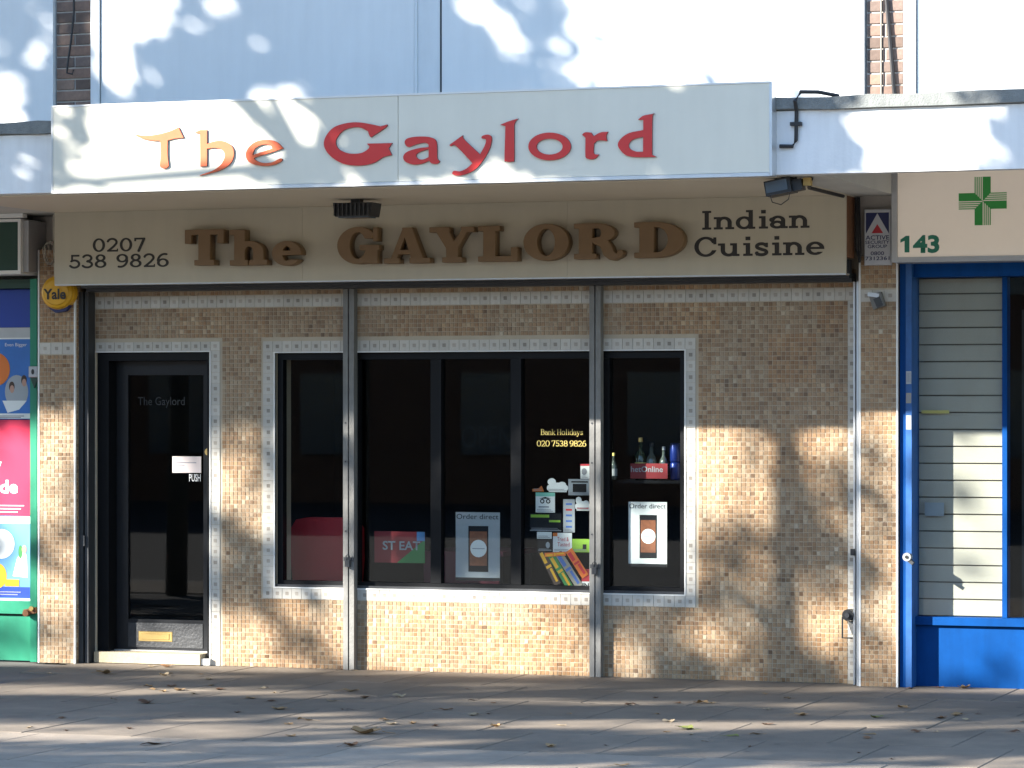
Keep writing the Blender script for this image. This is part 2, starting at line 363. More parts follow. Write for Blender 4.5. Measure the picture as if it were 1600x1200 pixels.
def glyph(ch, t, n, s, e=.12):
    key = (ch, t, n, s, e)
    if key in GC: return GC[key]
    g = Gl(); b = g.box; xh = .66; A = g.add; mn = np.minimum
    if ch == 'I': A(b(.27-t/2, 0, .27+t/2, 1), b(.27-t/2-e, 0, .27+t/2+e, s), b(.27-t/2-e, 1-s, .27+t/2+e, 1)); W = .54
    elif ch == 'T': A(b(.46-t/2, 0, .46+t/2, 1), b(0, 1-s, .92, 1), b(0, .62, s*1.05, 1), b(.92-s*1.05, .62, .92, 1), b(.46-t/2-e, 0, .46+t/2+e, s)); W = .92
    elif ch == 'L': A(b(.12, 0, .12+t, 1), b(0, 0, .9, s), b(.9-s*1.05, 0, .9, .38), b(0, 1-s, .12+t+e, 1)); W = .9
    elif ch == 'H': A(b(.1, 0, .1+t, 1), b(.74, 0, .74+t, 1), b(.1, .46, .8, .46+s), *[b(x-e*.8, z, x+t+e*.8, z+s) for x in (.1, .74) for z in (0, 1-s)]); W = .86+t
    elif ch == 'A': A(g.poly([(.1, 0), (.1+n, 0), (.52, .96), (.42, 1)]), g.poly([(.92-t*1.05, 0), (.92, 0), (.62, 1), (.40, 1)]), b(.26, .26, .74, .26+s*.8), b(-.02, 0, .1+n+e, s), b(.9-t-e*.6, 0, 1.03, s)); W = 1.02
    elif ch == 'Y': A(g.poly([(.06, 1), (.06+t*1.1, 1), (.5+t/2, .4), (.5-t/2, .4)]), g.poly([(.92-n, 1), (.92, 1), (.5+t/2, .4), (.46, .45)]), b(.5-t/2, 0, .5+t/2, .46), b(-.04, 1-s, .06+t+e, 1), b(.72, 1-s, 1.02, 1), b(.5-t/2-e, 0, .5+t/2+e, s)); W = 1.
    elif ch == 'O': A(g.ring(.5, .5, .5, .52, t*1.1, n)); W = 1.
    elif ch == 'D': A(b(.1, 0, .1+t, 1), mn(g.ring(.42, .5, .52, .5, t*1.1, s), g.X-.40), b(0, 1-s, .44, 1), b(0, 0, .44, s)); W = .95
    elif ch == 'R': A(b(.1, 0, .1+t, 1), mn(g.ring(.46, .73, .38, .27, t, s*.9), g.X-.44), b(0, 1-s, .48, 1), b(.1, .46, .48, .46+s*.9), b(0, 0, .1+t+e*.8, s), g.stroke([(.5, .5), (.62, .42), (.68, .3), (.72, .14), (.8, .06)], t*.8), g.stroke(arc(.86, .16, .1, .11, 215, 370), s*.8)); W = 1.
    elif ch == 'B': A(b(.1, 0, .1+t, 1), mn(g.ring(.44, .75, .33, .25, t, n), g.X-.42), mn(g.ring(.44, .265, .4, .265, t, n), g.X-.42), b(0, 1-n, .46, 1), b(0, 0, .46, n), b(.1, .5, .46, .5+n)); W = .86
    elif ch == 'G':
        A(g.ring(.5, .5, .5, .52, t*1.1, s)); g.sub(b(.6, .4, 1.2, .7), b(.86, .3, 1.2, .8)); A(b(.88, .62, .98, 1.0), b(.55, .37, 1.02, .37+s), b(.98-t, -.01, .98, .44)); W = 1.02
    elif ch == 'C':
        A(g.ring(.5, .5, .5, .52, t, n)); g.sub(b(.6, .32, 1.2, .68)); A(b(.83, .62, .83+n, .98)); W = .98
    elif ch in 'hn':
        a1 = .60+t; A(b(.1, 0, .1+t, 1 if ch == 'h' else xh), b(-.02, (1 if ch == 'h' else xh)-s, .1+t, 1 if ch == 'h' else xh), b(.6, 0, a1, .40), mn(g.ring((.1+a1)/2, .36, (a1-.1)/2, xh-.34, t, n*1.15), g.Y-.36), b(-.02, 0, .1+t+e*.9, s), b(.6-e*.9, 0, a1+e, s)); W = a1+e
    elif ch == 'u':
        a1 = .62+t; A(b(.1, .28, .1+t, xh), b(-.02, xh-s, .1+t, xh), b(.62, 0, a1, xh), b(.62-e, xh-s, a1, xh), mn(g.ring((.1+a1)/2, .3, (a1-.1)/2, .32, t, n*1.15), .3-g.Y), b(.62, 0, a1+e, s)); W = a1+e
    elif ch == 'i': A(b(.2, 0, .2+t, xh), b(.2-e, xh-s, .2+t, xh), b(.2-e, 0, .2+t+e, s), b(.2-.01, .80, .2+t+.01, .80+t)); W = .32+t
    elif ch == 'l': A(b(.2, 0, .2+t, 1), b(.2-e, 1-s, .2+t, 1), b(.2-e, 0, .2+t+e, s)); W = .32+t
    elif ch == 'd': A(g.ring(.38, .33, .38, .345, t, n), b(.58, 0, .58+t, 1), b(.58-e*1.1, 1-s, .58+t, 1), b(.58, 0, .58+t+e, s)); W = .58+t+e
    elif ch == 'a': A(g.ring(.33, .2, .33, .215, t, n), b(.5, .04, .5+t, .45), mn(g.ring(.5+t-.33, .42, .33, .255, t, n), g.Y-.42), g.ell(.5+t-.6, .46, t*.62, t*.62), b(.5, 0, .5+t+e, s)); W = .5+t+e
    elif ch == 'e':
        A(g.ring(.39, .33, .39, .345, t, n)); g.sub(b(.4, .15, .95, .29)); A(b(.1, .29, .77, .29+n*.85)); W = .78
    elif ch == 'o': A(g.ring(.39, .33, .39, .345, t, n)); W = .78
    elif ch == 's': A(g.stroke(arc(.3, .48, .2, .13, 20, 235)+arc(.3, .175, .22, .13, 75, -160), (t+n)/2), b(.48, .42, .48+n*.8, xh), b(.06, 0, .06+n*.8, .22)); W = .6
    elif ch == 'k': A(b(.1, 0, .1+t, 1), b(-.02, 1-s, .1+t, 1), b(-.02, 0, .1+t+e, s), g.stroke([(.2, .25), (.6, .62)], n), g.stroke([(.34, .36), (.64, .03)], t*.9), b(.48, xh-s, .78, xh), b(.5, 0, .8, s)); W = .8
    elif ch == 'y': A(g.stroke([(.12, .64), (.4, .04)], t), g.stroke([(.68, .64), (.4, .04), (.3, -.18), (.14, -.24)], n), b(-.02, xh-s, .3, xh), b(.52, xh-s, .8, xh), g.ell(.13, -.22, .08, .07)); W = .78
    elif ch == '0': A(g.ring(.42, .5, .42, .51, t, n)); W = .84
    elif ch == '2': A(g.stroke(arc(.38, .70, .30, .25, 165, -25)+[(.5, .4), (.14, .08)], (t+n)/2), b(.04, 0, .76, s*1.1), b(.70, 0, .78, .22)); W = .8
    elif ch == '3': A(g.stroke(arc(.36, .735, .28, .22, 155, -85), (t+n)/2), g.stroke(arc(.36, .265, .32, .22, 88, -155), (t+n)/2)); W = .76
    elif ch == '5': A(b(.14, 1-s*1.2, .7, 1), b(.14, .5, .14+n, 1), g.stroke(arc(.36, .31, .32, .27, 130, -150), (t+n)/2)); W = .76
    elif ch == '6': A(g.ring(.4, .31, .39, .32, t, n), g.stroke(arc(.52, .42, .45, .53, 175, 75), (t+n)/2)); W = .8
    elif ch == '9': A(g.ring(.4, .69, .39, .32, t, n), g.stroke(arc(.28, .58, .45, .53, -5, -105), (t+n)/2)); W = .8
    elif ch == '7': A(b(.04, 1-s*1.2, .76, 1), b(.04, .74, .04+n, 1), g.stroke([(.70, .92), (.34, .03)], t)); g.sub(g.box(-1, 1, 2, 2)); W = .78
    elif ch == '8': A(g.ring(.4, .74, .33, .27, t*.95, n), g.ring(.4, .28, .39, .29, t, n)); W = .8
    else: return None, .4
    L = contour(g.F, g.xs, g.ys); GC[key] = (L, W); return L, W
def slab_letters(txt, px0, px1, z, cap, Y, depth, m, parent, t, n, s, e=.12, gap=.1, space=.45, bevel=0, name='letter'):
    """letters spread from pixel px0 to px1 (left and right end of the word) standing on height z"""
    x0, x1 = at(px0, 400, Y)[0], at(px1, 400, Y)[0]
    tot = 0; pos = []
    for ch in txt:
        if ch == ' ': tot += space; pos.append(None); continue
        L, W = glyph(ch, t, n, s, e); pos.append((L, tot)); tot += W+gap
    k = (x1-x0)/(tot-gap)
    for p in pos:
        if p is None: continue
        link(name, outline_mesh([[(x0+(u+p[1])*k, z+v*cap) for u, v in L] for L in p[0]], Y-depth, Y, name, bevel), m, parent)
def one_letter(ch, px0, px1, z, cap, Y, depth, m, parent, t, n, s, e=.12, bevel=0):
    L, W = glyph(ch, t, n, s, e); us = [u for q in L for u, v in q]; u0, u1 = min(us), max(us)
    x0, x1 = at(px0, 400, Y-depth)[0], at(px1, 400, Y-depth)[0]
    return link('letter', outline_mesh([[(x0+(u-u0)/(u1-u0)*(x1-x0), z+v*cap) for u, v in q] for q in L], Y-depth, Y, 'letter', bevel), m, parent)
def text(s, x0, x1, z, h, Y, m, parent, name='lettering', bold=0., depth=.0012, rot=0):
    """plain sans print of cap height h from x0 to x1, in front of the plane Y"""
    cu = bpy.data.curves.new(name, 'FONT'); cu.body = s; cu.size = 1; cu.offset = bold; cu.fill_mode = 'FRONT'; cu.resolution_u = 3
    o = bpy.data.objects.new(name, cu); me = bpy.data.meshes.new_from_object(o); bpy.data.objects.remove(o); bpy.data.curves.remove(cu)
    V = np.array([v.co[:] for v in me.vertices])
    a, b = V.min(0), V.max(0); kx = (x1-x0)/(b[0]-a[0]); kz = h/.70
    R = []
    for v in V:
        x, z_ = (v[0]-a[0])*kx, v[1]*kz
        R.append((x0+x*math.cos(rot)-z_*math.sin(rot), Y-depth, z+x*math.sin(rot)+z_*math.cos(rot)))
    me.vertices.foreach_set('co', np.array(R).ravel()); me.name = name; me.update()
    return link(name, me, m, parent)
def smooth_loop(P, n=6):
    """closed outline through points; a point with a third entry is a corner"""
    out = []; k = len(P)
    for i in range(k):
        p0, p1, p2, p3 = P[i-1], P[i], P[(i+1) % k], P[(i+2) % k]
        a = np.array(p1[:2], float); b = np.array(p2[:2], float)
        ta = (b-np.array(p0[:2], float))/2 if len(p1) < 3 else (b-a)*.8
        tb = (np.array(p3[:2], float)-a)/2 if len(p2) < 3 else (b-a)*.8
        if len(p1) > 2 and len(p2) > 2: out.append(tuple(a)); continue
        for j in range(n):
            t = j/n; h = (2*t**3-3*t**2+1, t**3-2*t**2+t, -2*t**3+3*t**2, t**3-t**2)
            out.append(tuple(h[0]*a+h[1]*ta+h[2]*b+h[3]*tb))
    return out

# ================================================================== SETTING: ground, pavement
g = MB().box(-400, 400, -600, 400, -.6, -.16).build('ground', 'asphalt'); g['kind'] = 'structure'
pv = MB().box(-14, 14, -9.2, 6, -.15, -.012).build('pavement', 'joint'); pv['kind'] = 'structure'
kb = MB().box(-14, 14, -9.36, -9.205, -.15, .0).build('kerb', 'concrete'); kb['kind'] = 'structure'
slabs = {}
def slab(wd, dp, light, x, y):
    k = (round(wd, 3), round(dp, 3), light)
    if k not in slabs:
        b = MB(); c = .004; x1, y1 = wd/2-.003, dp/2-.003
        vs = [(-x1, -y1, -.012), (x1, -y1, -.012), (x1, y1, -.012), (-x1, y1, -.012), (-x1, -y1, -c), (x1, -y1, -c), (x1, y1, -c), (-x1, y1, -c),
              (-x1+c, -y1+c, 0), (x1-c, -y1+c, 0), (x1-c, y1-c, 0), (-x1+c, y1-c, 0)]
        fs = [(0, 1, 5, 4), (1, 2, 6, 5), (2, 3, 7, 6), (3, 0, 4, 7), (4, 5, 9, 8), (5, 6, 10, 9), (6, 7, 11, 10), (7, 4, 8, 11), (8, 9, 10, 11)]
        slabs[k] = b.add(vs, fs).mesh('paving_slab'); slabs[k].materials.append(M['slab_light' if light else 'slab'])
    o = link('paving_slab', slabs[k], None, pv, loc=(x, y, random.uniform(-.0015, .0015)))
    o.rotation_euler = (random.uniform(-.0012, .0012), random.uniform(-.0012, .0012), 0)
for r in range(5):
    for c in range(-9, 9): slab(.63, .88, 0, 2.62+.315+c*.63+(.0 if r % 2 == 0 else .315), -.0-.44-r*.88)
for r in range(5):
    for c in range(-6, 6): slab(.9, .6, 1, .3+c*.9+(.45 if r % 2 else 0), -4.4-.3-r*.6)
MB().box(-9, -5.72, -4.4, -.01, -.012, -.001).build('paving_margin', 'slab', pv); MB().box(6, 9, -4.4, -.01, -.012, -.001).build('paving_margin', 'slab', pv)
MB().box(-9, 9, -9.2, -7.41, -.012, -.001).build('paving_margin', 'slab_light', pv)

# ================================================================== RESTAURANT SHOPFRONT
XL, XR = -2.948, 2.245
DX0, DX1, DZ = -2.944, -2.11, 2.066
WX0, WX1, WZ0, WZ1 = -1.642, 1.146, .528, 2.056
PIT = .028
sf = thing('tiled_shopfront', 'restaurant front clad in small tan and brown mosaic tiles with pale border bands', 'shopfront', (-.3, 0, 0))
b = MB()
for a in [(XL-.35, DX0, 0, 2.66), (DX1, WX0, 0, 2.66), (WX1, XR+.3, 0, 2.66)]: b.box(a[0], a[1], 0, .26, a[2], a[3])
b.box(DX0, DX1, 0, .26, DZ, 2.66); b.box(WX0, WX1, 0, .26, WZ1, 2.66); b.box(WX0, WX1, 0, .26, 0, WZ0)
b.build('wall', 'grout', sf)
def mosaic(name, parent, x0, x1, z0, z1, holes, Y=0., axis='x'):
    """small square tiles, one raised box each, joined; axis 'y' lays them on a side face at x=Y"""
    nx = max(1, round((x1-x0)/PIT)); nz = round((z1-z0)/PIT); dx = (x1-x0)/nx; dz = (z1-z0)/nz
    ix, iz = np.meshgrid(np.arange(nx), np.arange(nz)); ix = ix.ravel(); iz = iz.ravel()
    cx = x0+(ix+.5)*dx; cz = z0+(iz+.5)*dz; keep = np.ones(len(cx), bool)
    for h in holes: keep &= ~((cx > h[0]-dx*.35) & (cx < h[1]+dx*.35) & (cz > h[2]-dz*.35) & (cz < h[3]+dz*.35))
    ix, iz, cx, cz = ix[keep], iz[keep], cx[keep], cz[keep]; n = len(cx)
    cx = cx+rng.normal(0, .0004, n); cz = cz+rng.normal(0, .0004, n)
    hx, hz = dx/2-.0016, dz/2-.0016; c = .0012; d = .003+rng.uniform(-.0006, .0006, n)
    V = np.zeros((n, 8, 3)); sg = [(-1, -1), (1, -1), (1, 1), (-1, 1)]; tl = rng.normal(0, .0004, (n, 2))
    for k, (sx, sz) in enumerate(sg):
        V[:, k, 0] = cx+sx*hx; V[:, k, 1] = 0; V[:, k, 2] = cz+sz*hz
        V[:, 4+k, 0] = cx+sx*(hx-c); V[:, 4+k, 1] = -d+sx*tl[:, 0]+sz*tl[:, 1]; V[:, 4+k, 2] = cz+sz*(hz-c)
    if axis == 'y': V = np.stack([Y-V[..., 1], V[..., 0], V[..., 2]], -1)
    else: V[..., 1] += Y
    base = np.arange(n)[:, None]*8
    F = np.concatenate([(base+np.array(q))[:, None, :] for q in ((4, 5, 6, 7), (0, 1, 5, 4), (1, 2, 6, 5), (2, 3, 7, 6), (3, 0, 4, 7))], 1).reshape(-1, 4)
    me = bpy.data.meshes.new(name); me.from_pydata(V.reshape(-1, 3).tolist(), [], F.tolist())
    sh = np.sin((ix//11)*12.9898+(iz//11)*78.233+x0)*43758.5453; sh = sh-np.floor(sh)      # one value for each backing sheet
    s2 = np.sin((ix//11)*39.346+(iz//11)*11.135+x0*3)*24634.63; s2 = s2-np.floor(s2)
    v = np.clip(.50+rng.normal(0, .16, n)+(sh-.5)*.22-(rng.random(n) < .07)*.22, 0, 1)
    a = me.attributes.new('tile', 'FLOAT_COLOR', 'FACE'); C = np.ones((n, 5, 4)); C[:, :, 0] = v[:, None]; C[:, :, 1] = np.clip(s2*.9+rng.normal(0, .15, n), 0, 1)[:, None]
    a.data.foreach_set('color', C.ravel()); me.materials.append(M['mosaic'])
    return link(name, me, None, parent, 'stuff')
BW = .074
TB0, TB1 = 2.358, 2.436                      # upper border band
holes = [(DX0-1, DX1+BW, -1, DZ+.068), (WX0-.086, WX1+.072, WZ0-.078, WZ1+.078), (-9, 9, TB0, TB1), (2.186, 9, -1, TB0)]
mosaic('mosaic', sf, XL, XR, .0, 2.55, holes)
bt = {}
def border_tile(x, z, wd, ht, Y, parent):
    k = (round(wd, 4), round(ht, 4))
    if k not in bt:
        q = MB().box(-wd/2+.0012, wd/2-.0012, -.004, 0, -ht/2+.0012, ht/2-.0012); q.cur = 1
        s = .0115; q.box(-s, s, -.0046, -.003, -s, s); bt[k] = q.mesh('border_tile'); bt[k].materials.append(M['border']); bt[k].materials.append(M['border_dot'])
    link('border_tile', bt[k], None, parent, loc=(x, Y-random.uniform(0, .0007), z))
def band_h(x0, x1, z0, z1, Y, parent, step=.0687):
    n = max(1, round((x1-x0)/step)); d = (x1-x0)/n
    for i in range(n): border_tile(x0+(i+.5)*d, (z0+z1)/2, d, z1-z0, Y, parent)
def band_v(x0, x1, z0, z1, Y, parent, step=.071):
    n = max(1, round((z1-z0)/step)); d = (z1-z0)/n
    for i in range(n): border_tile((x0+x1)/2, z0+(i+.5)*d, x1-x0, d, Y, parent)
band_h(XL, XR, TB0, TB1, -.0005, sf)
band_h(DX0, DX1+BW, DZ+.008, DZ+.068, -.0005, sf); band_v(DX1+.008, DX1+BW, .0, DZ+.008, -.0005, sf)
band_h(WX0-.086, WX1+.072, WZ1+.008, WZ1+.078, -.0005, sf); band_h(WX0-.086, WX1+.072, WZ0-.078, WZ0-.008, -.0005, sf)
band_v(WX0-.086, WX0-.008, WZ0-.008, WZ1+.008, -.0005, sf); band_v(WX1+.008, WX1+.072, WZ0-.008, WZ1+.008, -.0005, sf)
band_v(2.190, 2.243, .02, TB0, -.0005, sf)
tr = MB()                                    # pale edging strips round the openings
tr.box(WX0-.008, WX1+.008, -.010, .02, WZ1, WZ1+.008); tr.box(WX0-.008, WX1+.008, -.010, .02, WZ0-.008, WZ0)
tr.box(WX0-.008, WX0, -.010, .02, WZ0, WZ1); tr.box(WX1, WX1+.008, -.010, .02, WZ0, WZ1); tr.build('edging', 'trim_white', sf)
tr = MB().box(DX0, DX1+.008, -.010, .02, DZ, DZ+.008); tr.box(DX1, DX1+.008, -.010, .02, .0, DZ); tr.build('edging', 'trim_white', sf)
# pilasters
def pilaster(x0, x1, zt, side):
    p = MB().box(x0, x1, -.15, -.001, 0, zt).build('pilaster', 'grout', sf)
    bz = 2.13
    mosaic('mosaic', p, x0+.010, x1-.010, .0, zt, [(-9, 9, bz-.078 if side < 0 else bz+.21, bz if side < 0 else bz+.288)], -.15)
    band_h(x0+.010, x1-.010, bz-.076 if side < 0 else bz+.212, bz if side < 0 else bz+.286, -.1505, p, .085)
    if side < 0: mosaic('mosaic', p, -.142, -.006, .0, zt, [], x1, 'y')
    for x in (x0, x1-.009): MB().box(x-.001, x+.010, -.156, -.14, 0, zt).build('edging', 'trim_white', p)
    return p
pilaster(-3.295, -3.019, 2.75, -1); pilaster(2.297, 2.537, 2.62, 1)
# the brown brickwork above the right pilaster, behind the alarm plate
bx('pilaster_head', 'mortar', sf, 2.297, 2.53, -.13, -.001, 2.625, 2.985)
# window: frame, mullions, five panes
wn = MB()
FY0, FY1 = .035, .095
wn.box(WX0+.001, WX1-.001, FY0, FY1, WZ0+.001, WZ0+.04); wn.box(WX0+.001, WX1-.001, FY0, FY1, WZ1-.045, WZ1-.001)
wn.box(WX0+.001, WX0+.04, FY0, FY1, WZ0+.04, WZ1-.045); wn.box(WX1-.04, WX1-.001, FY0, FY1, WZ0+.04, WZ1-.045)
win = wn.build('window', 'black_frame', sf)
xm = [WX0+.04, -1.135, -1.065, -.567, -.495, -.020, .050, .540, .640, WX1-.04]
for i in (1, 3, 5, 7): bx('mullion', 'black_frame', win, xm[i], xm[i+1], FY0-.004 if i in (3, 5) else FY0+.002, FY1-.004, WZ0+.041, WZ1-.046)
for i in (0, 2, 4, 6, 8): bx('pane', 'glass', win, xm[i]+.001, xm[i+1]-.001, .066, .072, WZ0+.041, WZ1-.046)
bx('sill', 'dark_steel', win, WX0+.002, WX1-.002, .004, .034, WZ0+.0005, WZ0+.016)
# door in its recess
b = MB(); DY = .13
b.box(DX0+.001, DX0+.085, .02, .20, .0, DZ-.001); b.box(DX1-.03, DX1-.001, .02, .20, .0, DZ-.001); b.box(DX0+.085, DX1-.03, .02, .20, DZ-.055, DZ-.001)
b.build('door_frame', 'black_frame', sf)
dx0, dx1 = DX0+.088, DX1-.033
d = MB().box(dx0, dx0+.085, DY, DY+.045, .085, DZ-.058); d.box(dx1-.075, dx1, DY, DY+.045, .085, DZ-.058)
d.box(dx0+.085, dx1-.075, DY, DY+.045, DZ-.15, DZ-.058); d.box(dx0+.085, dx1-.075, DY, DY+.045, .085, .27); door = d.build('door', 'black_gloss', sf)
bx('pane', 'glass_door', door, dx0+.086, dx1-.076, DY+.018, DY+.024, .271, DZ-.151)
bx('kick_panel', 'kick_sunlit_grey', door, dx0+.088, dx1-.078, DY-.004, DY-.0003, .10, .262); bx('bead', 'black_gloss', door, dx0+.086, dx1-.076, DY+.004, DY+.017, .271, .285)  # kick panel's lighter grey stands for sunlight on the bottom rail
lx0, lz1 = at(217, 986, DY); lx1, lz0 = at(270, 1003, DY)
MB().box(lx0, lx1, DY-.008, DY-.0005, lz0, lz1, .004).box(lx0+.022, lx1-.022, DY-.012, DY-.0085, lz0+.014, lz1-.014, .002).build('letter_plate', 'brass', door)
kx, kz = at(321, 706, DY); MB().disc(dx1-.035, kz, .024, .024, DY-.014, DY-.0005).disc(dx1-.035, kz, .010, .010, DY-.018, DY-.0142).build('lock', 'brass', door)
kx, kz = at(322, 850, DY); MB().disc(dx1-.02, kz, .011, .011, DY-.012, DY-.0005).build('keyhole', 'alu', door)
nx0, nz1 = at(268, 713, DY); nx1, nz0 = at(313, 739, DY)
pn = bx('notice', 'paper_pink', door, nx0, nx1, DY+.012, DY+.0155, nz0, nz1)
bx('print', 'ink_soft', pn, nx0+.025, nx1-.035, DY+.0112, DY+.0117, nz1-.045, nz1-.039); bx('print', 'ink_soft', pn, nx0+.025, nx0+.09, DY+.0112, DY+.0117, nz1-.066, nz1-.060)
px_, pz_ = at(294, 752, DY); text('PUSH', px_, at(312, 752, DY)[0], pz_, .048, DY+.016, 'paper', door, bold=.012)
ex, ez = at(214, 633, DY); text('The Gaylord', ex, at(287, 633, DY)[0], ez, .055, DY+.016, 'etched', door)
bx('step', 'threshold', sf, DX0+.01, DX1-.05, -.05, .128, .004, .075); bx('weather_bar', 'alu', sf, DX0+.086, DX1-.032, .10, .15, .0752, .083)
bx('step_end', 'trim_white', sf, DX1-.048, DX1+.012, -.035, .06, .004, .045)

# roller shutter parts
shb = MB().box(XL-.005, XR, -.125, -.006, 2.468, 2.52).box(XL-.005, XR, -.20, -.126, 2.488, 2.60).build('shutter_housing', 'dark_steel')
tag(shb, 'dark grey roller shutter housing tucked under the lower fascia board', 'shutter')
def shutter_post(x0, x1, lock_z, label):
    t = thing('shutter_post', label, 'post', ((x0+x1)/2, -.04, 0), 'removable shutter posts in front of the windows')
    xm_ = (x0+x1)/2
    b = MB().box(x0, xm_-.005, -.066, -.006, .002, 2.466).box(xm_+.005, x1, -.066, -.006, .002, 2.466).box(xm_-.0049, xm_+.0049, -.05, -.0065, .002, 2.465)
    b.build('channel', 'steel', t)
    b = MB().box(xm_-.03, xm_+.035, -.078, -.0665, lock_z-.012, lock_z+.012).box(xm_-.012, xm_+.02, -.1, -.0785, lock_z-.05, lock_z-.008)
    b.tube([(xm_-.005, -.088, lock_z-.01), (xm_-.008, -.088, lock_z+.02), (xm_+.004, -.088, lock_z+.03), (xm_+.015, -.088, lock_z+.02), (xm_+.014, -.088, lock_z-.01)], .004, 6)
    b.build('padlock', 'dark_steel', t)
    b = MB()
    for z in (1.6, 1.35, .9): b.disc(xm_-.02, z, .006, .006, -.07, -.0665, 8)
    b.build('rivet', 'dark_steel', t)
shutter_post(-1.136, -1.060, .72, 'worn grey steel shutter post between the red chair pane and the three dark panes')
shutter_post(.540, .614, .70, 'worn grey steel shutter post just right of the window stickers')
b = MB().box(-3.018, -2.985, -.11, -.002, .002, 2.467).box(-2.975, -2.950, -.10, -.002, .002, 2.467).box(-2.984, -2.976, -.06, -.003, .002, 2.466).box(-3.0, -2.97, -.118, -.1105, .78, .85)
tag(b.build('shutter_guide', 'dark_steel'), 'dark shutter guide rail standing left of the black door', 'rail')
b = MB().box(2.248, 2.258, -.10, -.002, .002, 2.467).box(2.282, 2.295, -.155, -.002, .002, 2.467).box(2.259, 2.281, -.04, -.003, .002, 2.466)
sg_ = b.build('shutter_guide', 'alu'); tag(sg_, 'pale metal shutter guide strip at the right end of the mosaic wall', 'rail')
# winding gear low on the right guide
wx, wz = at(1328, 968, -.05)
wt = thing('shutter_lock', 'dark metal shutter lock with hoop low on the right guide strip', 'lock', (wx, -.05, wz))
MB().tube([(wx, -.11, wz+.03), (wx, -.01, wz+.03)], .036, 14).build('drum', 'black_plastic', wt); MB().tube([(wx, -.13, wz+.03), (wx, -.111, wz+.03)], .016, 10).build('hub', 'dark_steel', wt)
MB().tube([(wx-.035, -.10, wz+.02), (wx-.035, -.10, wz-.11), (wx+.03, -.10, wz-.11)], .006, 6).build('hoop', 'dark_steel', wt)
MB().prism([(wx-.01, wz-.01), (wx+.034, wz-.01), (wx+.034, wz-.09), (wx+.02, wz-.09)], -.08, -.02).build('bracket', 'steel', wt)
tag(MB().box(2.236, 2.262, -.125, -.101, .795, .835).build('latch', 'black_plastic'), 'small black latch halfway down the right guide strip', 'latch')

# ================================================================== CANOPY
SZ = 2.985; CF = -2.05
cn = thing('canopy', 'white concrete canopy running above the shops, with grey felt edge', 'canopy', (0, -1, SZ))
bx('slab', 'white_paint', cn, -6.5, 6.8, CF+.1, -.012, 3.125, 3.34)
fa = bx('fascia', 'white_paint', cn, -6.5, 6.8, CF, CF+.1, SZ+.004, 3.34)
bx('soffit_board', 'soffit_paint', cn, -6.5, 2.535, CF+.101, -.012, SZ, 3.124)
b = MB(); n = 60; pr = []
for i in range(n+1):
    x = -6.5+13.3*i/n; pr.append((x, 3.345+random.uniform(-.006, .006), 3.415+random.uniform(-.008, .008)))
for i in range(n):
    (xa, la, ha), (xb, lb, hb) = pr[i], pr[i+1]
    b.add([(xa, CF-.03, la), (xb, CF-.03, lb), (xb, CF-.025, hb), (xa, CF-.025, ha), (xb, -.012, hb+.03), (xa, -.012, ha+.03), (xa, CF+.02, 3.341), (xb, CF+.02, 3.341)], [(0, 1, 2, 3), (3, 2, 4, 5), (6, 7, 1, 0)])
b.build('felt_edge', 'felt', cn)
bx('soffit_batten', 'trim_white', cn, -6.4, -3.30, -.36, -.30, SZ-.03, SZ-.002)

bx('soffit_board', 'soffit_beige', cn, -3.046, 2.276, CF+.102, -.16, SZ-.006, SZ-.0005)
# ================================================================== UPPER SIGN on the canopy edge
UY = -2.15
ux0, ux1 = at(82, 303, UY)[0], at(1203, 272, UY)[0]; uz0, uz1 = 2.975, 3.50
us = thing('canopy_sign', 'long white sign on the canopy edge reading The Gaylord in red letters', 'sign', ((ux0+ux1)/2, UY, uz0))
xj = at(622, 200, UY)[0]
bx('panel', 'sign_cream', us, ux0+.004, xj-.0015, UY, UY+.06, uz0+.022, uz1-.012); bx('panel', 'sign_cream', us, xj+.0015, ux1-.004, UY, UY+.06, uz0+.022, uz1-.012)
MB().box(ux0, ux1, UY-.006, UY+.098, uz0, uz0+.020).build('bottom_rail', 'alu', us); MB().box(ux0, ux1, UY-.004, UY+.098, uz1-.011, uz1).build('top_rail', 'trim_white', us)
bx('end_cap', 'alu', us, ux1-.003, ux1+.012, UY-.002, UY+.098, uz0+.002, uz1-.002); bx('end_cap', 'alu', us, ux0-.008, ux0+.003, UY-.002, UY+.098, uz0+.002, uz1-.002)
bx('backing', 'soffit_paint', us, ux0+.01, ux1-.01, UY+.061, UY+.097, uz0+.022, uz1-.013)
def px_letters(ox, oy, k, shapes):
    for li, loops in enumerate(shapes):
        L = [[at(ox+x/k, oy+y/k, UY) for x, y in (smooth_loop(q) if not isinstance(q, tuple) else [(q[0]+q[2]*math.cos(a*math.pi/20), q[1]+q[3]*math.sin(a*math.pi/20)) for a in range(40)])] for q in loops]
        o = link('letter', outline_mesh(L, UY-.012, UY-.0006, 'letter'), 'overexposed_letter' if ox == 200 and li < 3 else 'red_letter', us)
        # dark returns of the letter
        me = o.data; me.materials.append(M['letter_edge'])
        for p in me.polygons:
            if abs(p.normal.y) < .5: p.material_index = 1
c = 1
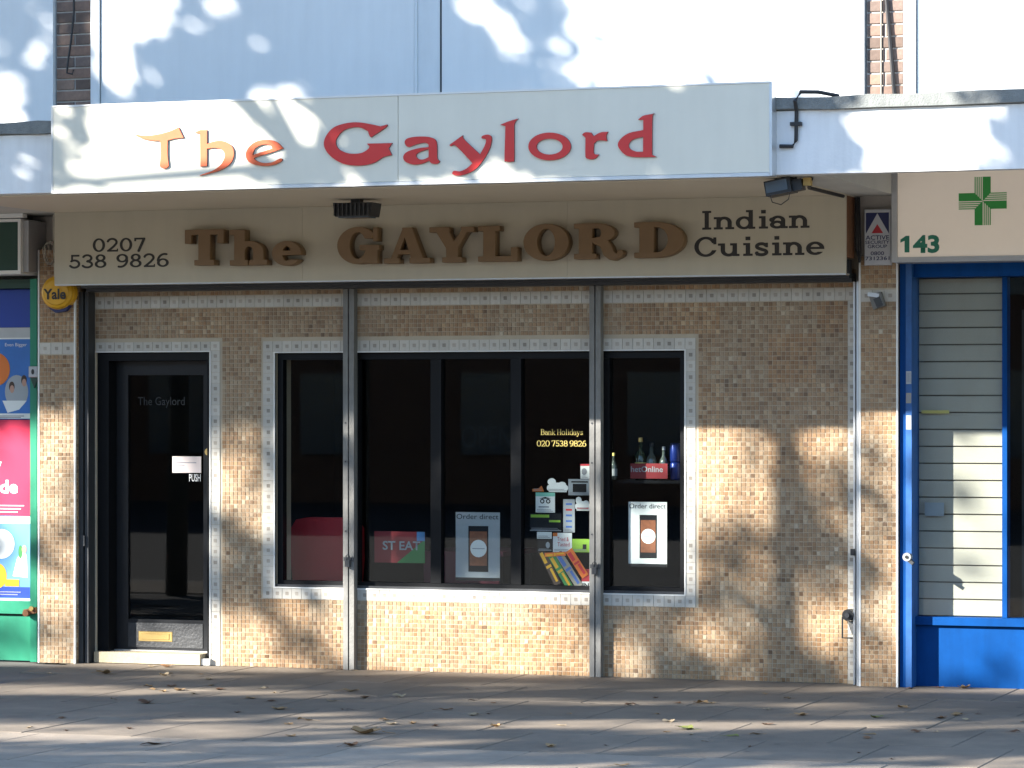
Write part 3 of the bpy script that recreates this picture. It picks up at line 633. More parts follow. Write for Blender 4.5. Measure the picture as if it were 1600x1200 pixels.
px_letters(200, 160, 3.636, [
 [[(38, 180, c), (100, 190), (170, 183), (240, 165), (292, 142, c), (305, 172), (320, 202, c), (275, 205), (230, 216, c), (229, 290), (236, 362, c), (224, 373), (210, 376), (195, 373), (184, 362, c), (190, 290), (187, 219, c), (140, 217), (90, 208), (60, 196)]],
 [[(382, 172, c), (415, 157, c), (453, 157, c), (453, 238, c), (490, 223), (540, 219), (590, 245), (606, 290), (588, 345), (535, 384), (465, 405), (410, 418, c), (430, 408), (490, 386), (535, 350), (554, 302), (538, 270), (500, 259), (453, 263, c), (453, 362, c), (415, 366, c), (413, 178, c)]],
 [[(888, 262, c), (850, 226), (800, 213), (740, 220), (695, 250), (673, 295), (690, 338), (740, 358), (800, 362), (850, 350), (880, 331), (870, 319), (822, 341), (770, 344), (732, 330), (719, 317, c)],
  [(712, 300, c), (727, 262), (770, 240), (812, 243), (824, 263, c)]],
 [[(1476, 126, c), (1470, 142), (1385, 200, c), (1376, 190), (1368, 166, c), (1335, 147), (1290, 142), (1230, 160), (1190, 205), (1188, 245), (1215, 275), (1270, 292), (1330, 288), (1368, 266), (1376, 250, c), (1360, 235, c), (1505, 232, c), (1485, 262, c), (1503, 300, c), (1455, 312), (1400, 345), (1320, 360), (1230, 350), (1160, 310), (1120, 255), (1125, 200), (1170, 145), (1240, 120), (1310, 114), (1380, 124), (1440, 137, c)]]])
px_letters(610, 160, 3.636, [
 [[(85, 225), (102, 205), (160, 195), (230, 199), (266, 226), (270, 315), (284, 335), (268, 350), (238, 347), (225, 332, c), (180, 350), (130, 353), (86, 335), (78, 305), (102, 280), (160, 262), (222, 254, c), (218, 238), (196, 230), (150, 240), (112, 254), (94, 248)],
  [(150, 302), (168, 284), (221, 266, c), (221, 312, c), (190, 325), (162, 321)]],
 [[(338, 243, c), (415, 188, c), (424, 212), (513, 296, c), (540, 245), (546, 212), (522, 205), (528, 190), (560, 184), (579, 202), (568, 262), (530, 330), (480, 385), (420, 412), (375, 416), (355, 405), (366, 389), (400, 392), (440, 374), (470, 346, c), (378, 250), (347, 250, c)]],
 [[(627, 128, c), (680, 107), (730, 93, c), (714, 110), (707, 132, c), (707, 320), (699, 335), (680, 339), (658, 334), (652, 320), (657, 136, c)]],
 [(908, 251, 121, 79), (908, 252, 74, 45)],
 [[(1092, 185, c), (1110, 171), (1145, 172, c), (1157, 193, c), (1198, 171), (1240, 168, c), (1230, 192), (1235, 220, c), (1185, 217), (1160, 236, c), (1160, 290), (1188, 297, c), (1172, 317), (1146, 325), (1118, 318), (1111, 298), (1112, 202, c)]],
 [[(1410, 100, c), (1442, 76), (1505, 65, c), (1492, 86), (1490, 298, c), (1515, 311, c), (1405, 312), (1340, 300), (1297, 250), (1310, 210), (1360, 175), (1440, 158, c), (1440, 100, c)],
  [(1439, 196, c), (1439, 281, c), (1400, 280), (1366, 265), (1358, 240), (1382, 212)]]])

# ================================================================== LOWER FASCIA BOARD
LY = -.40
lx0, lx1 = -3.046, 2.276; lz0 = 2.508
ls = thing('fascia_board', 'beige fascia board under the canopy with brown raised letters and phone number', 'sign', ((lx0+lx1)/2, LY, lz0))
js = [lx0, at(473, 400, LY)[0], at(887, 400, LY)[0], lx1]
for a, d_ in zip(js, js[1:]): bx('panel', 'sign_beige', ls, a+.0008, d_-.0008, LY, LY+.02, lz0, SZ-.0065)
bx('box_frame', 'rust', ls, lx0+.01, lx1-.006, LY+.021, -.16, lz0+.10, SZ-.0065); bx('bottom_strip', 'alu', ls, lx0+.002, lx1-.002, LY+.002, LY+.10, lz0-.008, lz0-.0005)
FW = .085
for ch, a, d_, z0, z1 in [('T', 289, 349, 359, 414), ('h', 359, 417, 359, 414), ('e', 425, 470, 359, 414), ('G', 527, 592, 356, 411), ('A', 600, 671, 356, 411), ('Y', 671, 740, 355, 409.5), ('L', 747, 808, 353, 408), ('O', 818, 888, 351, 406), ('R', 897, 973, 349, 404), ('D', 991, 1068, 347, 402)]:
    zb = at((a+d_)/2, z1, LY-FW)[1]; zt = at((a+d_)/2, z0, LY-FW)[1]
    one_letter(ch, a, d_, zb, zt-zb, LY, FW, 'gold_letter', ls, .27, .13, .135, .10, bevel=.002)
kw = dict(t=.19, n=.13, s=.115, e=.11)
def flat(txt, a, d_, y0, y1, **k):
    xm_ = (a+d_)/2; zb = at(xm_, y1, LY)[1]; zt = at(xm_, y0, LY)[1]
    slab_letters(txt, a, d_, zb, zt-zb, LY-.0004, .0015, 'black_letter', ls, **{**kw, **k})
flat('0207', 145, 227, 372, 393, t=.18, n=.125); flat('538 9826', 108, 264, 397, 418, t=.18, n=.125, space=.55)
flat('Indian', 1095, 1265, 328, 357.5, gap=.07); flat('Cuisine', 1085, 1288, 369, 399.5, gap=.07)

# ================================================================== FLOODLIGHTS, ALARM BOXES
fx, fz = at(558, 298, -1.0)
fl = thing('floodlight', 'dark ribbed floodlight hanging from the soffit above the brown letters', 'floodlight', (fx, -1.0, SZ))
b = MB().prism([(fx-.13, SZ-.03), (fx+.13, SZ-.03), (fx+.115, SZ-.115), (fx-.115, SZ-.115)], -1.08, -.92); b.build('housing', 'dark_steel', fl)
for i in range(9): bx('fin', 'dark_steel', fl, fx-.115+i*.028, fx-.109+i*.028, -1.10, -1.0805, SZ-.11, SZ-.035)
bx('bracket', 'black_plastic', fl, fx-.03, fx+.03, -1.03, -.97, SZ-.0295, SZ-.001); bx('lens', 'lamp_glass', fl, fx-.10, fx+.10, -1.06, -.94, SZ-.122, SZ-.1155)
fx, fz = at(1228, 293, -1.9)
fl = thing('floodlight', 'dark floodlight with blue-grey glass below the right end of the canopy sign', 'floodlight', (fx, -1.9, SZ))
def rotbox(cx, cy, cz, sx, sy, sz, ang):
    q = MB().box(-sx, sx, -sy, sy, -sz, sz); ca, sa = math.cos(ang), math.sin(ang)
    q.v = [(cx+x*ca-z*sa, cy+y, cz+x*sa+z*ca) for x, y, z in q.v]; return q
rotbox(fx-.03, -1.9, fz+.002, .075, .07, .042, rad(10)).build('housing', 'black_plastic', fl); rotbox(fx-.035, -1.975, fz+.004, .062, .004, .030, rad(10)).build('lens', 'lamp_glass', fl)
rotbox(fx+.07, -1.9, fz+.012, .03, .04, .032, rad(10)).build('gear_box', 'black_plastic', fl); rotbox(fx+.125, -1.9, fz+.03, .022, .02, .022, 0).build('wood_block', 'wood_block', fl)
MB().tube([(fx-.06, -1.9, fz+.04), (fx-.055, -1.9, SZ-.001)], .008, 6).tube([(fx+.06, -1.9, fz+.04), (fx+.055, -1.9, SZ-.001)], .008, 6).build('bracket', 'black_plastic', fl)
MB().tube([(fx-.08, -1.96, fz-.03), (fx-.06, -1.97, fz-.085), (fx-.01, -1.97, fz-.10), (fx+.03, -1.96, fz-.07), (fx+.04, -1.95, fz-.02)], .003, 5).build('cable_loop', 'cable', fl)
tag(MB().tube([(fx+.145, -1.9, SZ-.012), (2.25, -1.2, SZ-.013), (2.262, -.42, SZ-.014)], .012, 6).build('cable', 'cable'), 'black cable running back along the soffit from the right floodlight', 'cable')
ax, az = at(91, 457, -.2)
ab = thing('alarm_box', 'round yellow alarm bell box reading Yale on the left pilaster', 'alarm box', (ax, -.15, az))
MB().disc(ax, az, .122, .112, -.205, -.157, 40).build('base', 'yellow', ab)
q = MB()
for k, (s_, y_) in enumerate([(1, -.206), (.93, -.222), (.75, -.232), (.4, -.238)]):
    nx_ = [(.95, -.222), (.78, -.232), (.42, -.238), (.02, -.240)][k]
    R0 = [(ax+.12*s_*math.cos(j*math.pi/20), y_, az+.11*s_*math.sin(j*math.pi/20)) for j in range(40)]; R1 = [(ax+.12*nx_[0]*math.cos(j*math.pi/20), nx_[1], az+.11*nx_[0]*math.sin(j*math.pi/20)) for j in range(40)]
    q.add(R0+R1, [(j, (j+1) % 40, 40+(j+1) % 40, 40+j) for j in range(40)])
q.build('cover', 'yellow', ab, smooth=True)
MB().prism([(ax-.075, az-.1), (ax+.085, az-.085), (ax+.05, az-.125), (ax-.02, az-.135)], -.20, -.158).build('lens', 'navy', ab)
text('Yale', at(68, 460, -.24)[0], at(103, 460, -.24)[0], at(85, 467, -.24)[1], .066, -.2405, 'black_letter', ab, bold=.03)
x0, z1 = at(1350, 327, -.19); x1, z0 = at(1392, 414, -.19)
ap = thing('alarm_box', 'white security alarm plate with blue and red triangle on the right pilaster', 'alarm box', ((x0+x1)/2, -.16, z0))
MB().box(x0, x1, -.19, -.151, z0, z1, .006).build('cover', 'plate_white', ap)
hz = z1-z0; W_ = x1-x0
bx('field', 'navy', ap, x0+.012, x1-.012, -.1915, -.1902, z0+hz*.56, z1-.022); tx = (x0+x1)/2
MB().prism([(x0+.012, z0+hz*.56), (x1-.012, z0+hz*.56), (tx, z1-.026)], -.1925, -.1917).build('triangle', 'plate_white', ap)
MB().prism([(tx-.036, z0+hz*.57), (tx+.036, z0+hz*.57), (tx, z0+hz*.73)], -.1936, -.1927).build('triangle', 'mark_red', ap)
for s_, f0, f1, zz, hh in [('ACTIVE', .06, .94, .455, .026), ('SECURITY', .05, .95, .38, .020), ('GROUP', .14, .86, .305, .020), ('0800', .25, .75, .18, .022), ('7312361', .05, .95, .09, .022)]: text(s_, x0+W_*f0, x0+W_*f1, z0+hz*zz, hh, -.1903, 'navy', ap, bold=.012)
bx_, bz_ = at(1372, 470, -.17)
bl = thing('bulkhead_lamp', 'small broken grey lamp fitting high on the right pilaster', 'lamp', (bx_, -.15, bz_))
rotbox(bx_, -.18, bz_, .038, .025, .045, rad(18)).build('housing', 'steel', bl); rotbox(bx_-.02, -.2, bz_+.035, .035, .012, .012, rad(-8)).build('rim', 'alu', bl); rotbox(bx_+.01, -.208, bz_-.01, .02, .004, .03, rad(24)).build('shade', 'dark_steel', bl)
# loose wires by the left end of the lower board
wx, wz = at(76, 395, -.35); q = MB()
for k in range(5):
    P = []; ph = random.random()*6
    for j in range(14): P.append((wx+.055*math.cos(ph+j*.55)*(1-.03*j)+random.uniform(-.006, .006), -.34+k*.012, wz+.075*math.sin(ph+j*.55)+random.uniform(-.008, .008)))
    q.tube(P, .0028, 5)
q.tube([(wx+.02, -.3, SZ-.01), (wx+.02, -.3, wz+.1), (wx+.03, -.3, wz-.16)], .014, 6); q.tube([(wx+.045, -.3, SZ-.01), (wx+.04, -.3, wz), (wx+.045, -.3, wz-.15)], .009, 6)
tag(q.build('wire_bundle', 'cable_pale'), 'tangle of loose wires beside the left end of the beige board', 'wires')
q = MB()
for k in range(3): q.tube([(2.285+.012*k, -.2, SZ-.01), (2.30+.01*k, -.22, 2.8), (2.292+.014*k, -.2, 2.66), (2.31, -.19, 2.58)], .006, 5)
tag(q.build('wire_bundle', 'cable'), 'dark wires hanging between the beige board and the security plate', 'wires')
q = MB().tube([(at(1218, 229, CF-.02)[0], CF-.018, at(1218, 229, CF)[1]), (at(1240, 229, CF)[0], CF-.018, at(1240, 229, CF)[1]), (at(1245, 222, CF)[0], CF-.018, at(1245, 220, CF)[1]), (at(1246, 175, CF)[0], CF-.02, 3.335), (at(1246, 160, CF)[0], CF-.055, 3.39), (at(1254, 147, CF)[0], CF-.04, 3.44), (at(1275, 146, CF)[0], CF+.05, 3.445), (at(1300, 150, CF)[0], CF+.15, 3.43)], .011, 8)
x_, z_ = at(1245, 194, CF); q.box(x_-.032, x_+.032, CF-.03, CF-.001, z_-.01, z_+.01)
tag(q.build('conduit', 'cable'), 'black pipe clipped to the white canopy edge right of the sign', 'pipe')

# ================================================================== UPPER STOREY
uw = thing('upper_storey', 'white panelled upper storey with narrow brick piers above the canopy', 'building', (0, .1, 3.3))
ZB, ZT = 3.3, 5.4
bx('wall', 'concrete', uw, -6.4, 6.4, .105, .3, 2.765, ZB-.001)
bx('wall', 'concrete', uw, -6.4, -3.41, .105, .3, 2.45, 2.764); bx('wall', 'concrete', uw, -3.409, 2.7, .27, .3, 2.661, 2.764)
bx('wall', 'mortar', uw, -3.41, -3.0, -.01, .104, 2.665, 2.98); bx('wall', 'mortar', uw, 2.2, 2.54, .0, .104, 2.665, 2.98)
def pier(x0, x1):
    p = bx('brick_pier', 'mortar', uw, x0, x1, .034, .3, ZB, ZT); cw = x1-x0; z = ZB; r = 0
    ms = {}
    def bm_(wd):
        k = round(wd, 4)
        if k not in ms: ms[k] = MB().box(-wd/2, wd/2, -.006, .02, -.0325, .0325, .003).mesh('brick'); ms[k].materials.append(M['brick'])
        return ms[k]
    while z < ZT-.07:
        cuts = [0, cw] if r % 2 == 0 else [0, cw*.5, cw]
        for a, d_ in zip(cuts, cuts[1:]):
            link('brick', bm_(d_-a-.010), None, p, loc=(x0+(a+d_)/2, .034-random.uniform(0, .003), z+.0375))
        z += .075; r += 1
pier(-3.255, -2.975); pier(2.30, 2.535)
def panel(x0, x1): bx('panel', 'white_panel', uw, x0, x1, -.004, .3, ZB, ZT)
panel(-6.4, -3.262); panel(-2.905, -.668); panel(-.476, 2.292); panel(2.625, 6.4)
bx('frame', 'white_frame', uw, -2.974, -2.912, -.02, .3, ZB, ZT); bx('frame', 'dark_steel', uw, -2.911, -2.906, .0, .3, ZB, ZT)
bx('frame', 'white_frame', uw, -.664, -.642, -.010, .3, ZB, ZT); bx('frame', 'white_frame', uw, -.640, -.49, -.006, .3, ZB, ZT); bx('frame', 'dark_steel', uw, -.489, -.477, .0, .3, ZB, ZT)
bx('frame', 'white_frame', uw, 2.545, 2.618, -.02, .3, ZB, ZT); bx('frame', 'grey_frame', uw, 2.536, 2.544, -.0, .3, ZB, ZT)
bx('coping', 'concrete', uw, -6.45, 6.45, -.06, .32, ZT+.001, ZT+.1)
q = MB().tube([(-3.12, .0, 5.3), (-3.11, .005, 4.35), (-3.13, .0, 4.15), (-3.155, .0, 4.0), (-3.16, .0, 3.94), (-3.12, .0, 3.93), (-3.11, .0, 3.96)], .007, 6)
tag(q.build('cable', 'cable'), 'black cable dangling in front of the left brick pier', 'cable')
q = MB().tube([(2.405, .015, 5.3), (2.43, .012, 4.2), (2.48, .012, 3.6), (2.49, .012, 3.4)], .013, 6)
tag(q.build('cable', 'cable'), 'thick dark cable slanting down the right brick pier', 'cable')
tag(MB().tube([(2.395, .02, 5.3), (2.395, .02, 3.4)], .005, 6).build('cable', 'cable_pale'), 'thin pale straight cable on the right brick pier', 'cable')

# ================================================================== PHARMACY ON THE RIGHT
ps = thing('pharmacy_sign', 'cream pharmacy sign with green striped cross and number 143', 'sign', (3.6, -.3, 2.57))
x0 = 2.535; PZ0, PZ1 = 2.572, 3.12
bx('panel', 'pharm_sign', ps, x0+.035, 6.3, -.30, -.05, PZ0+.032, PZ1)
MB().box(x0, x0+.034, -.315, -.05, PZ0, PZ1).box(x0+.034, 6.3, -.315, -.05, PZ0, PZ0+.031).build('frame', 'grey_frame', ps)
cxp, czp = at(1535.5, 314, -.3); A_ = (at(1573, 314, -.3)[0]-at(1498, 314, -.3)[0])/2; w_ = A_*.335; Yc = -.3008
def crosspart(P): MB().prism([(cxp+a*A_, czp+b_*A_) for a, b_ in P], Yc-.0015, Yc).build('cross_piece', 'pharm_green', ps)
k = .335
for rot_ in range(4):
    R = lambda a, b_: [(a, b_), (b_, -a), (-a, -b_), (-b_, a)][rot_]
    crosspart([R(0, 0), R(k, k), R(k, 1), R(0, 1)])
    for i in range(4):                       # the striped half of each arm
        a0 = -k+i*k*.25; a1 = a0+k*.125
        crosspart([R(a0, -a0), R(a1, -a1), R(a1, 1), R(a0, 1)])
text('43', at(1426.5, 395, -.3)[0], at(1468, 395, -.3)[0], at(1438, 394, -.3)[1], .098, -.3005, 'digit_green', ps, bold=.04)
xa, za = at(1413.5, 394.5, -.3); xb = at(1421, 394, -.3)[0]; xc = at(1407, 394, -.3)[0]
MB().prism([(xa, za), (xb, za), (xb, za+.1), (xa+.008, za+.1), (xc, za+.078), (xc, za+.060), (xa, za+.070)], -.3020, -.3003).build('digit', 'digit_green', ps)
ph = thing('pharmacy_shopfront', 'bright blue pharmacy shopfront with slatted blind behind the glass', 'shopfront', (3.6, 0, 0))
MB().box(2.545, 2.585, -.13, .10, 0, 2.571).build('post', 'blue_frame', ph); MB().box(2.5855, 2.622, -.15, .10, 0, 2.571).build('post', 'blue_worn', ph)
bx('header', 'blue_frame', ph, 2.6225, 6.3, -.10, .10, 2.49, 2.571)
bx('stall_riser', 'blue_frame', ph, 2.6225, 6.3, -.02, .10, .0, .375); bx('sill', 'blue_frame', ph, 2.6225, 6.3, -.05, .10, .376, .425)
xs0 = 3.145; bx('mullion', 'blue_frame', ph, xs0, xs0+.03, .0, .10, .426, 2.489)
bx('pane', 'glass', ph, 2.6235, xs0-.001, .012, .018, .426, 2.489); bx('pane', 'glass', ph, xs0+.031, 6.3, .012, .018, .426, 2.489)
bd = bx('blind', 'slat_gap', ph, 2.6235, xs0-.001, .062, .07, .427, 2.488)
z = .43; i = 0
while z < 2.48:
    z1 = min(z+.1, 2.487); MB().box(2.6235, xs0-.0015, .050, .0615, z, z1-.0045, .0015).build('slat', 'slat', bd); z += .1035
pl = thing('padlock', 'round metal padlock on the blue pharmacy post', 'padlock', (2.60, -.16, at(1415, 870, -.17)[1])); lz = at(1415, 870, -.17)[1]
MB().tube([(2.602, -.20, lz), (2.602, -.1515, lz)], .026, 14).build('body', 'alu', pl); MB().tube([(2.602, -.206, lz), (2.602, -.2005, lz)], .010, 10).build('keyway', 'black_plastic', pl)
rotbox(2.625, -.175, lz-.03, .018, .02, .01, rad(-40)).build('hasp', 'dark_steel', pl)
for (y0, y1, m_, lb) in [(580, 600, 'paper_grey', 'pale printed sticker highest on the blue pharmacy post'), (614, 630, 'cable_pale', 'yellowish worn sticker in the middle of three on the blue post'), (649, 671, 'paper_grey', 'pale barcode sticker lowest of three on the blue post')]:
    za = at(1412, y1, -.15)[1]; zb = at(1412, y0, -.15)[1]
    st = bx('sticker', m_, None, 2.588, 2.620, -.1515, -.1503, za, zb); tag(st, lb, 'sticker', 'stickers on the blue post')
    for k in range(3): bx('print', 'ink_soft', st, 2.592+k*.009, 2.597+k*.009, -.1522, -.1517, za+.01, zb-.01)
stc = bx('notice', 'paper_grey', None, at(1446, 800, .04)[0], at(1476, 800, .04)[0], .020, .022, at(1450, 806, .04)[1], at(1450, 785, .04)[1]); tag(stc, 'faint paper notice stuck inside the glass over the slatted blind', 'notice')
stc = bx('sticker', 'gold_ink', None, at(1441, 643, .04)[0], at(1484, 643, .04)[0], .020, .022, at(1450, 646, .04)[1], at(1450, 641, .04)[1]); tag(stc, 'thin yellow strip sticker on the glass over the blind', 'sticker')
# goods behind the right pane
sh = thing('display_shelf', 'dark shelving with goods behind the pharmacy window edge', 'shelf', (3.5, .5, 0))
for z in (.55, .95, 1.4, 1.85): bx('shelf', 'dark_steel', sh, 3.2, 5.2, .35, .75, z, z+.02)
bx('upright', 'dark_steel', sh, 3.2, 3.23, .35, .75, .05, 2.3)
for i, (z, hh, m_) in enumerate([(.57, .2, 'paper_grey'), (.97, .25, 'mark_red'), (1.42, .16, 'orange_food'), (1.42, .28, 'leaf_green'), (1.87, .3, 'wood_block'), (1.87, .34, 'slat'), (.97, .2, 'poster_blue'), (.57, .24, 'orange')]):
    o = bx('product_box', m_, None, 3.25+.13*(i % 3)+.02*i, 3.35+.13*(i % 3)+.02*i, .38+.05*(i//3), .48+.05*(i//3), z+.0205, z+hh)
    tag(o, ['grey', 'red', 'brown', 'green', 'tan', 'cream', 'blue', 'orange'][i]+' carton on a shelf behind the right pharmacy pane', 'carton', 'cartons on the pharmacy shelves')

# ================================================================== SHOP ON THE LEFT
gs = thing('green_shopfront', 'green framed shop window filled with posters at the left edge', 'shopfront', (-4, 0, 0))
gx1, gx0 = -3.30, -3.378
MB().box(gx0, gx0+.05, -.11, .1, 0, 2.56).box(gx0+.051, gx1, -.09, .1, 0, 2.56).build('post', 'green_frame', gs)
bx('header', 'dark_green', gs, -6.3, gx0-.001, -.06, .1, 2.50, 2.56); bx('stall_riser', 'green_frame', gs, -6.3, gx0-.001, -.03, .1, 0, .30); bx('rail', 'green_frame', gs, -6.3, gx0-.001, -.06, .1, .315, .40); bx('groove', 'dark_green', gs, -6.3, gx0-.001, -.02, .1, .301, .314)
bx('backing', 'interior', gs, -6.3, gx0-.001, .03, .1, .401, 2.499)
pb = bx('vinyl_band', 'blue_band', None, -6.3, gx0-.002, .012, .028, 2.24, 2.495); tag(pb, 'deep blue vinyl band at the top of the green framed window', 'vinyl')
bx('strip', 'grey_frame', pb, -6.3, gx0-.002, .010, .028, 2.17, 2.238)
PY = .014
def poster(name, z0, z1, m_, label):
    o = bx(name, m_, None, -4.2, gx0-.004, PY, .028, z0, z1); tag(o, label, 'poster'); return o
Z = lambda py: at(20, py, PY)[1]
Xp = lambda px: at(px, 700, PY)[0]
p1 = poster('poster', Z(655), Z(519), 'poster_blue', 'blue poster with orange disc and two people in the left shop window')
bx('top_strip', 'paper', p1, -4.2, gx0-.006, PY-.001, PY-.0002, Z(530), Z(520)); bx('bottom_strip', 'paper', p1, -4.2, gx0-.006, PY-.001, PY-.0002, Z(654), Z(646))
MB().disc(Xp(-8), Z(577), .115, .115, PY-.0025, PY-.0012).build('disc', 'orange', p1); MB().disc(Xp(26), Z(612), .088, .112, PY-.001, PY-.0003).build('photo_bubble', 'paper_grey', p1)
MB().prism([(Xp(4), Z(626)), (Xp(42), Z(626)), (Xp(30), Z(640)), (Xp(12), Z(645))], PY-.0018, PY-.0011).build('shirt', 'paper', p1)
for (px, py, m_, hm) in [(19, 607, 'skin', 'hair'), (38, 597, 'skin', 'hair')]:
    MB().disc(Xp(px)-.002, Z(py-3), .021, .034, PY-.0017, PY-.0011).build('printed_hair', hm, p1); MB().disc(Xp(px), Z(py+1), .016, .026, PY-.0024, PY-.0018).build('printed_face', m_, p1)
text('Even Bigger', Xp(8), Xp(42), Z(541), .022, PY-.0003, 'paper', p1)
p2 = poster('poster', Z(805), Z(656), 'poster_red', 'crimson poster with white lettering in the left shop window')
text('de', Xp(0), Xp(28), Z(770), .085, PY-.0003, 'paper', p2, bold=.03); text('y', Xp(-10), Xp(3), Z(735), .085, PY-.0003, 'paper', p2, bold=.03)
p3 = poster('poster', Z(946), Z(806), 'sky_blue', 'light blue poster with white and yellow shapes low in the left shop window')
bx('top_strip', 'paper', p3, -4.2, gx0-.006, PY-.001, PY-.0002, Z(818), Z(807)); bx('bottom_strip', 'blue_band', p3, -4.2, gx0-.006, PY-.001, PY-.0002, Z(934), Z(917)); bx('white_strip', 'paper', p3, -4.2, gx0-.006, PY-.001, PY-.0002, Z(942), Z(935))
MB().disc(Xp(2), Z(850), .10, .10, PY-.0015, PY-.0003).build('disc', 'paper', p3); MB().disc(Xp(-6), Z(845), .13, .08, PY-.001, PY-.0002).build('disc', 'yellow', p3); MB().disc(Xp(-4), Z(900), .07, .085, PY-.0021, PY-.0016).build('disc', 'yellow', p3)
MB().prism([(Xp(20), Z(900)), (Xp(43), Z(902)), (Xp(42), Z(868)), (Xp(36), Z(858)), (Xp(27), Z(872))], PY-.0015, PY-.0003).build('printed_shirt', 'paper', p3); MB().disc(Xp(38), Z(858), .018, .028, PY-.0024, PY-.0016).build('printed_face', 'skin', p3); MB().disc(Xp(32), Z(862), .016, .045, PY-.0020, PY-.0016).build('printed_hair', 'leaf_green', p3)
bx('yellow_block', 'yellow', p3, Xp(8), Xp(30), PY-.0028, PY-.0025, Z(916), Z(905))
for o_, rows in ((p1, (650, 652.5)), (p2, (790, 795, 800)), (p3, (812, 925, 929))):
    for k_, y_ in enumerate(rows): bx('print', 'ink_soft' if o_ != p2 else 'paper', o_, Xp(6)-.2, Xp(38-k_*5), PY-.0034, PY-.0030, Z(y_)-.003, Z(y_)+.003)
hx, hz_ = at(48, 955, -.12); hp = thing('hasp', 'rusty hasp and lock on the green frame beside the left pilaster', 'lock', (hx, -.12, hz_))
rotbox(hx, -.125, hz_, .045, .012, .020, rad(12)).build('plate', 'rust', hp); MB().tube([(hx-.02, -.16, hz_-.012), (hx-.02, -.138, hz_-.012)], .022, 12).build('body', 'rust', hp); MB().tube([(hx+.02, -.155, hz_+.02), (hx+.02, -.138, hz_+.02)], .016, 10).build('knob', 'brass', hp)
kx, kz = at(54, 581, -.12); ks = thing('key_switch', 'grey shutter key switch box on the green post', 'switch', (kx, -.11, kz))
MB().box(kx-.033, kx+.033, -.145, -.1105, kz-.037, kz+.037, .005).build('cover', 'grey_frame', ks); MB().disc(kx, kz, .010, .018, -.149, -.1455, 14).build('keyway', 'black_plastic', ks)
MB().prism([(kx-.03, kz-.038), (kx+.03, kz-.038), (kx, kz-.11)], -.125, -.111).build('guard', 'dark_green', ks)
x1 = -3.345; bs = thing('box_sign', 'dark green box sign with white frame above the left shop', 'sign', (-4, -.3, 2.58))
bx('panel', 'dark_green', bs, -6.3, x1-.02, -.30, -.02, 2.61, 2.93); MB().box(x1-.02, x1, -.306, -.02, 2.585, 2.95).box(-6.3, x1-.0205, -.306, -.02, 2.585, 2.609).box(-6.3, x1-.0205, -.306, -.02, 2.931, 2.95).build('frame', 'trim_white', bs)
bx('side_casing', 'grey_frame', bs, x1+.0005, x1+.04, -.27, -.02, 2.60, 2.94)

# ================================================================== BEHIND THE GLASS
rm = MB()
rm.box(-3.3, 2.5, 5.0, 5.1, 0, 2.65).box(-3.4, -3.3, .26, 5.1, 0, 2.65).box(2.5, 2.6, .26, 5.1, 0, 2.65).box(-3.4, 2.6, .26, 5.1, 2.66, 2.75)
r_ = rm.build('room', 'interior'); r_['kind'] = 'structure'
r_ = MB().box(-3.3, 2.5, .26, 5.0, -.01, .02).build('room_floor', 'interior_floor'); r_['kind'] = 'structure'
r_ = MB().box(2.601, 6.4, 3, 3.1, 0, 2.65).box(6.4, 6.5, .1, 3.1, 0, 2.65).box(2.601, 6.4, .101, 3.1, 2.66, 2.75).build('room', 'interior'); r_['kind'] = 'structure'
def chair(x, y, label, rz=0):
    t = thing('chair', label, 'chair', (x, y, 0), 'red dining chairs inside the window')
    def pt(q): return q
    q = MB(); n = 10; prof = []
    outline = [(-.23, .47), (-.25, .7), (-.245, .9), (-.21, .955), (-.12, .97), (.12, .97), (.21, .955), (.245, .9), (.25, .7), (.23, .47)]
    q.prism([(x+a, z) for a, z in outline], y-.03, y+.05); q.build('backrest', 'chair_red', t)
    MB().box(x-.24, x+.24, y+.051, y+.5, .40, .49).build('seat', 'chair_red', t)
    for sx in (-.2, .2):
        for sy in (.0, .44): MB().tube([(x+sx, y+sy+.02, .02), (x+sx*.97, y+sy+.02, .40)], .02, 8).build('leg', 'black_plastic', t)
cx_ = at(514, 860, .5)[0]
chair(cx_+.02, .42, 'red upholstered chair back seen through the leftmost window pane')
tb = thing('dining_table', 'dark dining table with wine-red cloth behind the window panes', 'table', (-.7, 1.2, 0))
MB().box(-1.0, -.42, 1.0, 1.7, .70, .73).build('top', 'tablecloth', tb); MB().box(-.98, -.44, .985, .999, .40, .729).build('cloth_drop', 'tablecloth', tb)
for a in (-.95, -.47):
    for c_ in (1.05, 1.65): bx('leg', 'black_plastic', tb, a-.025, a+.025, c_-.025, c_+.025, .02, .70)
GY = .078                                    # just inside the panes
def card(name, px0, px1, py0, py1, m_, label, cat, Y=GY, grp=None, parent=None):
    x0, z1 = at(px0, py0, Y); x1, z0 = at(px1, py1, Y); o = bx(name, m_, parent, x0, x1, Y, Y+.002, z0, z1)
    if label: tag(o, label, cat, grp)
    return o, x0, x1, z0, z1
